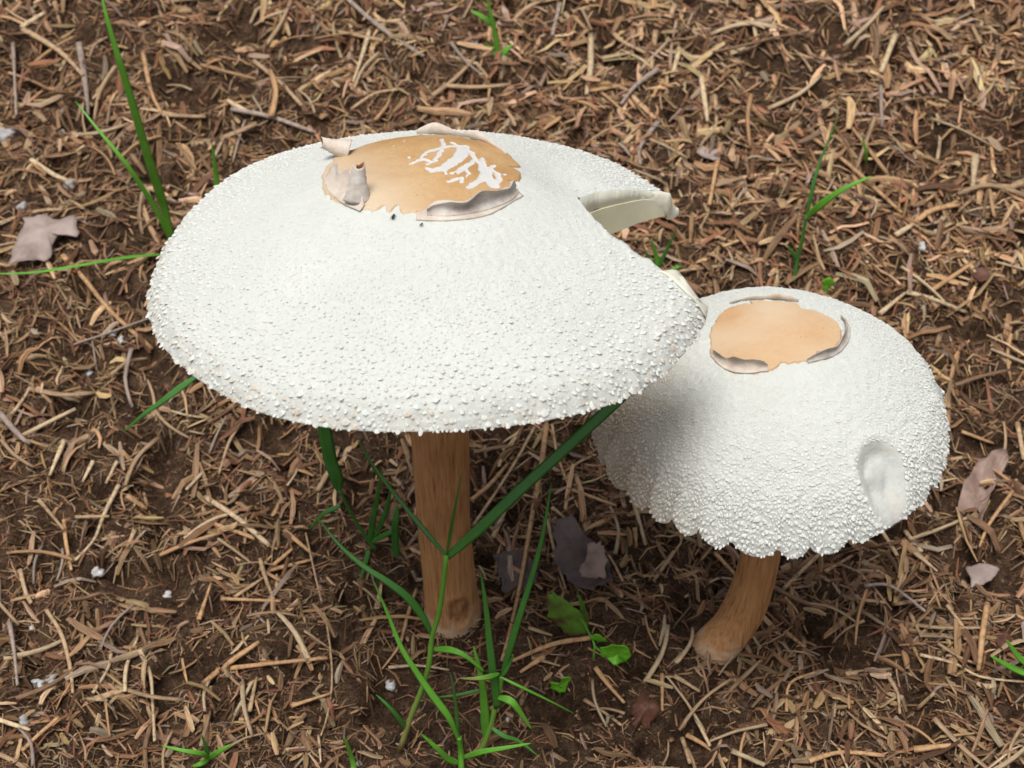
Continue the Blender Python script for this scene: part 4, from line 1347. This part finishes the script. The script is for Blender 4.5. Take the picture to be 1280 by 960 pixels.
# shoot behind the small cap
r, Y = tuft(992, 350, 'slender grass shoot with side blade behind the smaller mushroom')
culm('culm', r, [(992, 354, Y), (997, 325, Y), (1003, 298, Y), (1008, 270, Y)], 5, 'grass2')
blade('blade', r, [(1008, 272, Y), (1028, 254, Y - 0.003), (1055, 236, Y - 0.004), (1090, 220, Y - 0.001)], 10)
blade('blade', r, [(1008, 272, Y), (1015, 238, Y + 0.004), (1024, 205, Y + 0.010), (1048, 145, Y + 0.02)], 6, 'grass2')
blade('blade', r, [(996, 325, Y), (990, 315, Y - 0.002), (985, 308, Y - 0.002)], 6, 'grass2')
r, Y = tuft(1082, 205, 'tiny faint green blade on the pale bare patch')
blade('blade', r, [(1082, 208, Y), (1082, 190, Y - 0.003), (1078, 172, Y - 0.003)], 6)
r, Y = tuft(622, 72, 'small green sprout above the top of the large cap')
blade('blade', r, [(622, 74, Y), (620, 50, Y - 0.003), (614, 20, Y - 0.004), (608, -5, Y - 0.003)], 8)
blade('blade', r, [(618, 34, Y), (604, 22, Y - 0.003), (588, 13, Y - 0.002)], 8)
blade('blade', r, [(624, 74, Y), (612, 64, Y - 0.004), (606, 54, Y - 0.004)], 9)
blade('blade', r, [(624, 74, Y), (632, 64, Y - 0.004), (640, 56, Y - 0.003)], 9)
r, Y = tuft(262, 950, 'small sprout with four blades beside the Y-shaped stalks')
blade('blade', r, [(262, 952, Y), (252, 942, Y - 0.003), (228, 938, Y - 0.004), (202, 932, Y - 0.002)], 8)
blade('blade', r, [(262, 952, Y), (272, 940, Y - 0.003), (290, 930, Y - 0.003)], 9)
blade('blade', r, [(262, 952, Y), (258, 935, Y - 0.002), (252, 918, Y - 0.002)], 7, 'grass2')
blade('blade', r, [(262, 952, Y), (250, 955, Y - 0.004), (240, 962, Y - 0.004)], 8)
r, Y = tuft(443, 958, 'lone upright blade beside the low grass plant')
blade('blade', r, [(444, 972, Y), (440, 948, Y - 0.002), (430, 920, Y - 0.003)], 8)
r, Y = tuft(1278, 838, 'two bright blades next to a red leaf scrap')
blade('blade', r, [(1296, 850, Y), (1268, 836, Y - 0.004), (1238, 820, Y - 0.004)], 10)
blade('blade', r, [(1296, 842, Y), (1274, 822, Y - 0.004), (1258, 800, Y - 0.004)], 10)

# ------------------------------------------------------------------ leaves, scraps
def sheet(name, outline, mat, root=None, lift=0.004, bulge=0.003, Y=None, th=0.0003, fold=0.0, ragged=0.09):
    """a leaf: traced outline, own thickness, cupped"""
    if Y is None:
        P = [ground_hit(x, y, lift) for x, y in outline]
        mz = sum(p.z for p in P) / len(P)
        for p in P: p.z = 0.45 * p.z + 0.55 * mz
    else:
        P = [at_g(x, y, Y, lift) for x, y in outline]
    P = catmull(P + [P[0]], 97)[:-1]
    c = sum(P, Vector()) / len(P)
    n = len(P); rings = 7
    rs_ = random.random() * 40
    P = [c + (p - c) * (1 + ragged * float(vn(i * 0.45 + rs_, 0, 93)) + 0.6 * ragged * float(vn(i * 0.16 + rs_, 4, 94))) for i, p in enumerate(P)]
    # mean normal
    nn = Vector()
    for i in range(n): nn += (P[i] - c).cross(P[(i + 1) % n] - c)
    nn.normalize()
    if nn.z < 0: nn = -nn
    ph = random.random() * 9
    verts, faces = [], []
    for lay in (0, 1):
        verts.append(c - nn * (bulge + lay * th))
        for k in range(1, rings + 1):
            f = k / rings
            for i in range(n):
                p = c.lerp(P[i], f)
                w = 0.25 * bulge * math.sin(3 * 2 * math.pi * i / n + ph) * f + fold * 0.0
                rid = 0.8 * abs(bulge) * float(vn(p.x * 160 + ph, p.y * 160, 95))
                verts.append(p - nn * (bulge * (1 - f * f) - w - rid + lay * th))
    B = 1 + rings * n
    for lay in (0, 1):
        o = lay * B
        for i in range(n):
            i2 = (i + 1) % n
            f = (o, o + 1 + i, o + 1 + i2); faces.append(f if lay == 0 else f[::-1])
            for k in range(rings - 1):
                a = o + 1 + k * n
                f = (a + i, a + n + i, a + n + i2, a + i2); faces.append(f if lay == 0 else f[::-1])
    a = 1 + (rings - 1) * n
    for i in range(n):
        i2 = (i + 1) % n
        faces.append((a + i, B + a + i, B + a + i2, a + i2))
    me = bpy.data.meshes.new(name); me.from_pydata([tuple(v) for v in verts], [], faces); me.update()
    bm = bmesh.new(); bm.from_mesh(me); bmesh.ops.recalc_face_normals(bm, faces=bm.faces); bm.to_mesh(me); bm.free()
    smooth(me)
    return link(name, me, M[mat], root)

LG = 'fallen dead leaves'
tag(sheet('dead_leaf', [(32, 282), (55, 278), (75, 284), (98, 277), (103, 290), (98, 308), (82, 300), (70, 318), (66, 337), (40, 338), (15, 340), (26, 318)], 'leafmauve', lift=0.006, bulge=-0.002), 'greyish mauve dead leaf lying beside the thick orange-tan stalk', 'leaf', LG)
tag(sheet('dead_leaf', [(1196, 628), (1208, 605), (1225, 590), (1248, 582), (1254, 592), (1244, 612), (1230, 640), (1222, 668), (1216, 698), (1204, 678), (1197, 655)], 'leafbrown', lift=0.007, bulge=0.004), 'curled brown dead leaf near the dented side of the smaller cap', 'leaf', LG)
tag(sheet('dead_leaf', [(869, 203), (876, 194), (890, 191), (904, 195), (897, 206), (880, 210)], 'leafmauve', lift=0.005, bulge=-0.001), 'small mauve leaf scrap behind the slit of the large cap', 'leaf', LG)
tag(sheet('dead_leaf', [(690, 670), (715, 662), (742, 690), (762, 712), (765, 740), (740, 748), (705, 738), (692, 705)], 'leafdark', lift=0.007, bulge=0.003, ragged=0.14), 'dark brown dead leaf in the shade above the seedling', 'leaf', LG)
tag(sheet('leaf_scrap', [(733, 702), (748, 698), (756, 720), (752, 742), (726, 742), (724, 728), (731, 722)], 'leafbrown', lift=0.011, bulge=0.0008, ragged=0.12), 'pinkish brown leaf scrap lying on the dark leaf above the seedling', 'leaf', LG)
tag(sheet('dead_leaf', [(618, 708), (640, 695), (660, 705), (672, 730), (655, 745), (628, 738)], 'leafdark', lift=0.006, bulge=0.002, ragged=0.16), 'dark crumpled leaf behind the long upright tan stalk', 'leaf', LG)
tag(sheet('dead_leaf', [(797, 876), (806, 864), (812, 874), (822, 884), (820, 904), (812, 926), (803, 914), (792, 918), (788, 896)], 'leafred', lift=0.004, bulge=-0.003, ragged=0.2), 'reddish brown dead leaf in front of the bent stem', 'leaf', LG)
tag(sheet('leaf_scrap', [(1204, 722), (1222, 714), (1242, 720), (1240, 732), (1218, 734)], 'leafmauve', lift=0.005, bulge=-0.001), 'pale mauve leaf scrap beyond the curled brown leaf', 'leaf', LG)
tag(sheet('leaf_scrap', [(1242, 806), (1254, 800), (1262, 812), (1254, 824), (1243, 820)], 'leafred', lift=0.006, bulge=0.001), 'small dark red leaf scrap beside the two bright blades', 'leaf', LG)
tag(sheet('leaf_scrap', [(1272, 788), (1284, 780), (1290, 800), (1276, 806)], 'leafmauve', lift=0.005, bulge=0.001), 'mauve leaf scrap above the two bright blades', 'leaf', LG)
tag(sheet('leaf_scrap', [(1208, 345), (1225, 340), (1236, 352), (1222, 362)], 'leafred', lift=0.004, bulge=0.001), 'dull red leaf scrap on the straw behind the smaller cap', 'leaf', LG)

# seedling
sd = empty('seedling'); tag(sd, 'bright green lobed seedling growing between the two stems', 'seedling')
Ys = ground_hit(742, 812).y
o = sheet('leaf', [(690, 740), (705, 747), (725, 762), (735, 780), (730, 792), (707, 790), (692, 777), (684, 762)], 'maroon', sd, bulge=0.0015, Y=Ys + 0.004, lift=0.006); o['label'] = 'green leaf blotched with maroon'
sheet('leaf', [(721, 740), (729, 752), (736, 772), (734, 784), (728, 772)], 'maroon', sd, bulge=0.0006, Y=Ys + 0.006, lift=0.006)
sheet('leaf', [(737, 795), (750, 791), (759, 800), (756, 810), (747, 812), (740, 805)], 'clover', sd, bulge=0.0008, Y=Ys - 0.001, lift=0.006)
sheet('leaf', [(752, 812), (765, 806), (780, 807), (789, 819), (784, 827), (786, 832), (782, 840), (774, 839), (767, 842), (755, 832), (751, 822)], 'clover', sd, bulge=0.0012, Y=Ys - 0.006, lift=0.006)
culm('stalk', sd, [(742, 824, Ys), (743, 806, Ys - 0.002), (738, 795, Ys + 0.002), (729, 778, Ys + 0.003), (716, 764, Ys + 0.0032)], 3, 'grass')
culm('stalk', sd, [(742, 806, Ys - 0.001), (748, 812, Ys - 0.004), (758, 818, Ys - 0.0065)], 3, 'grass')
s2 = empty('seedling'); tag(s2, 'tiny green seedling beside the larger lobed seedling', 'seedling')
Y2 = ground_hit(700, 862).y
sheet('leaf', [(687, 852), (698, 855), (705, 846), (714, 849), (709, 857), (707, 864), (700, 865), (690, 860)], 'clover', s2, bulge=0.0008, Y=Y2 - 0.003, lift=0.006)
culm('stalk', s2, [(700, 868, Y2), (701, 862, Y2 - 0.001), (701, 857, Y2 - 0.003)], 3, 'grass')
s3 = empty('seedling'); tag(s3, 'small bright green leaflet just behind the smaller cap', 'seedling')
Y3 = ground_hit(1036, 368).y
sheet('leaf', [(1028, 352), (1036, 346), (1044, 354), (1042, 368), (1034, 372), (1029, 364)], 'clover', s3, bulge=0.0008, Y=Y3 - 0.004, lift=0.006)
culm('stalk', s3, [(1036, 376, Y3), (1036, 368, Y3 - 0.002), (1036, 362, Y3 - 0.004)], 3, 'grass')

# pebbles
def pebble(px, py, wpx, hpx, label, mat='pebble'):
    g = ground_hit(px, py)
    sc = (g - CAM).length / FPX
    bm = bmesh.new()
    bmesh.ops.create_icosphere(bm, subdivisions=3, radius=1)
    sd_ = random.random() * 50
    for v in bm.verts:
        d = 1 + 0.42 * float(vn(v.co.x * 1.6 + sd_, v.co.y * 1.6 + v.co.z * 1.1, 97)) + 0.16 * float(vn(v.co.x * 4 + sd_, v.co.z * 4 + v.co.y * 3, 98))
        v.co *= d
        v.co.x *= wpx * sc * 0.42; v.co.y *= hpx * sc * 0.5; v.co.z *= hpx * sc * 0.40
    me = bpy.data.meshes.new('pebble'); bm.to_mesh(me); bm.free(); smooth(me)
    o = link('pebble', me, M[mat])
    o.location = (g.x, g.y, g.z + 0.0005)
    o.rotation_euler = (0, 0, random.uniform(-0.6, 0.6))
    tag(o, label, 'pebble', 'pale pebbles')
pebble(75, 168, 13, 10, 'white pebble left of the tall green shoot')
pebble(88, 232, 16, 14, 'grey pebble below the two blades of the tall shoot', 'pebblegrey')
pebble(8, 170, 26, 18, 'large dull grey pebble above the grey dead leaf', 'pebblegrey')
pebble(28, 260, 12, 12, 'small grey pebble just above the grey dead leaf', 'pebblegrey')
pebble(140, 418, 14, 10, 'white pebble beside the thick orange-tan stalk')
pebble(151, 426, 10, 12, 'smaller white pebble touching another by the orange-tan stalk')
pebble(111, 466, 11, 12, 'pale pebble below the thick orange-tan stalk')
pebble(122, 715, 19, 14, 'oval cream pebble near the bent pale straw')
pebble(210, 745, 14, 10, 'cream pebble left of the crossing straws')
pebble(40, 787, 9, 8, 'tiny white pebble among straws below the cream one')
pebble(48, 856, 18, 12, 'bright white pebble paired with a greyer one')
pebble(64, 852, 18, 12, 'greyish pebble paired with a bright white one', 'pebblegrey')
pebble(30, 902, 16, 14, 'dull pebble below the paired pebbles', 'pebblegrey')
pebble(488, 857, 15, 14, 'grey-white pebble left of the jointed grass plant')
pebble(449, 955, 12, 10, 'small grey pebble beside the lone upright blade', 'pebblegrey')
pebble(635, 901, 6, 7, 'tiny white pebble right of the broad-bladed tuft')
pebble(560, 24, 12, 13, 'dark bluish grey pebble near the sprout above the large cap', 'pebblegrey')
pebble(594, 53, 9, 9, 'little white pebble under the sprout above the large cap')
pebble(577, 145, 14, 12, 'white pebble just behind the top of the large cap')
pebble(1172, 293, 13, 13, 'cream pebble on the pale ground behind the smaller cap')
pebble(1152, 310, 15, 18, 'larger cream pebble next to another behind the smaller cap')

# insects on the cap
def gnat(px, py, L, label):
    x, y = cap1.hit(px, py)
    nn = Vector([float(v) for v in cap1.nrm(np.array(x), np.array(y))])
    p = cap1.M @ (Vector((x, y, float(cap1.z(x, y)))) + nn * 0.0006)
    r = empty('gnat', p); r.rotation_euler = (0, 0, random.uniform(0.8, 1.4))
    tag(r, label, 'insect', 'tiny insects on the large cap')
    me = sweep('body', [Vector((-L / 2, 0, 0)), Vector((0, 0, L * 0.08)), Vector((L / 2, 0, 0))], lambda s: L * (0.06 + 0.15 * math.sin(math.pi * (0.1 + 0.8 * s)) * (0.7 + 0.3 * math.sin(9 * s))), lambda s: L * (0.05 + 0.13 * math.sin(math.pi * (0.1 + 0.8 * s))), n=10, seg=6)
    link('body', me, M['black'], r)
    for sd_ in (-1, 1):
        for k in (-0.2, 0.0, 0.2):
            me = sweep('leg', [Vector((k * L, 0, 0)), Vector((k * L * 1.4, sd_ * L * 0.22, L * 0.08)), Vector((k * L * 2.0, sd_ * L * 0.36, -0.0006))], lambda s: L * 0.022, lambda s: L * 0.022, n=5, seg=4)
            link('leg', me, M['black'], r)
gnat(492, 273, 0.0022, 'tiny black insect just below the jagged plate edge')
gnat(527, 283, 0.0013, 'even tinier dark insect speck lower on the white slope')
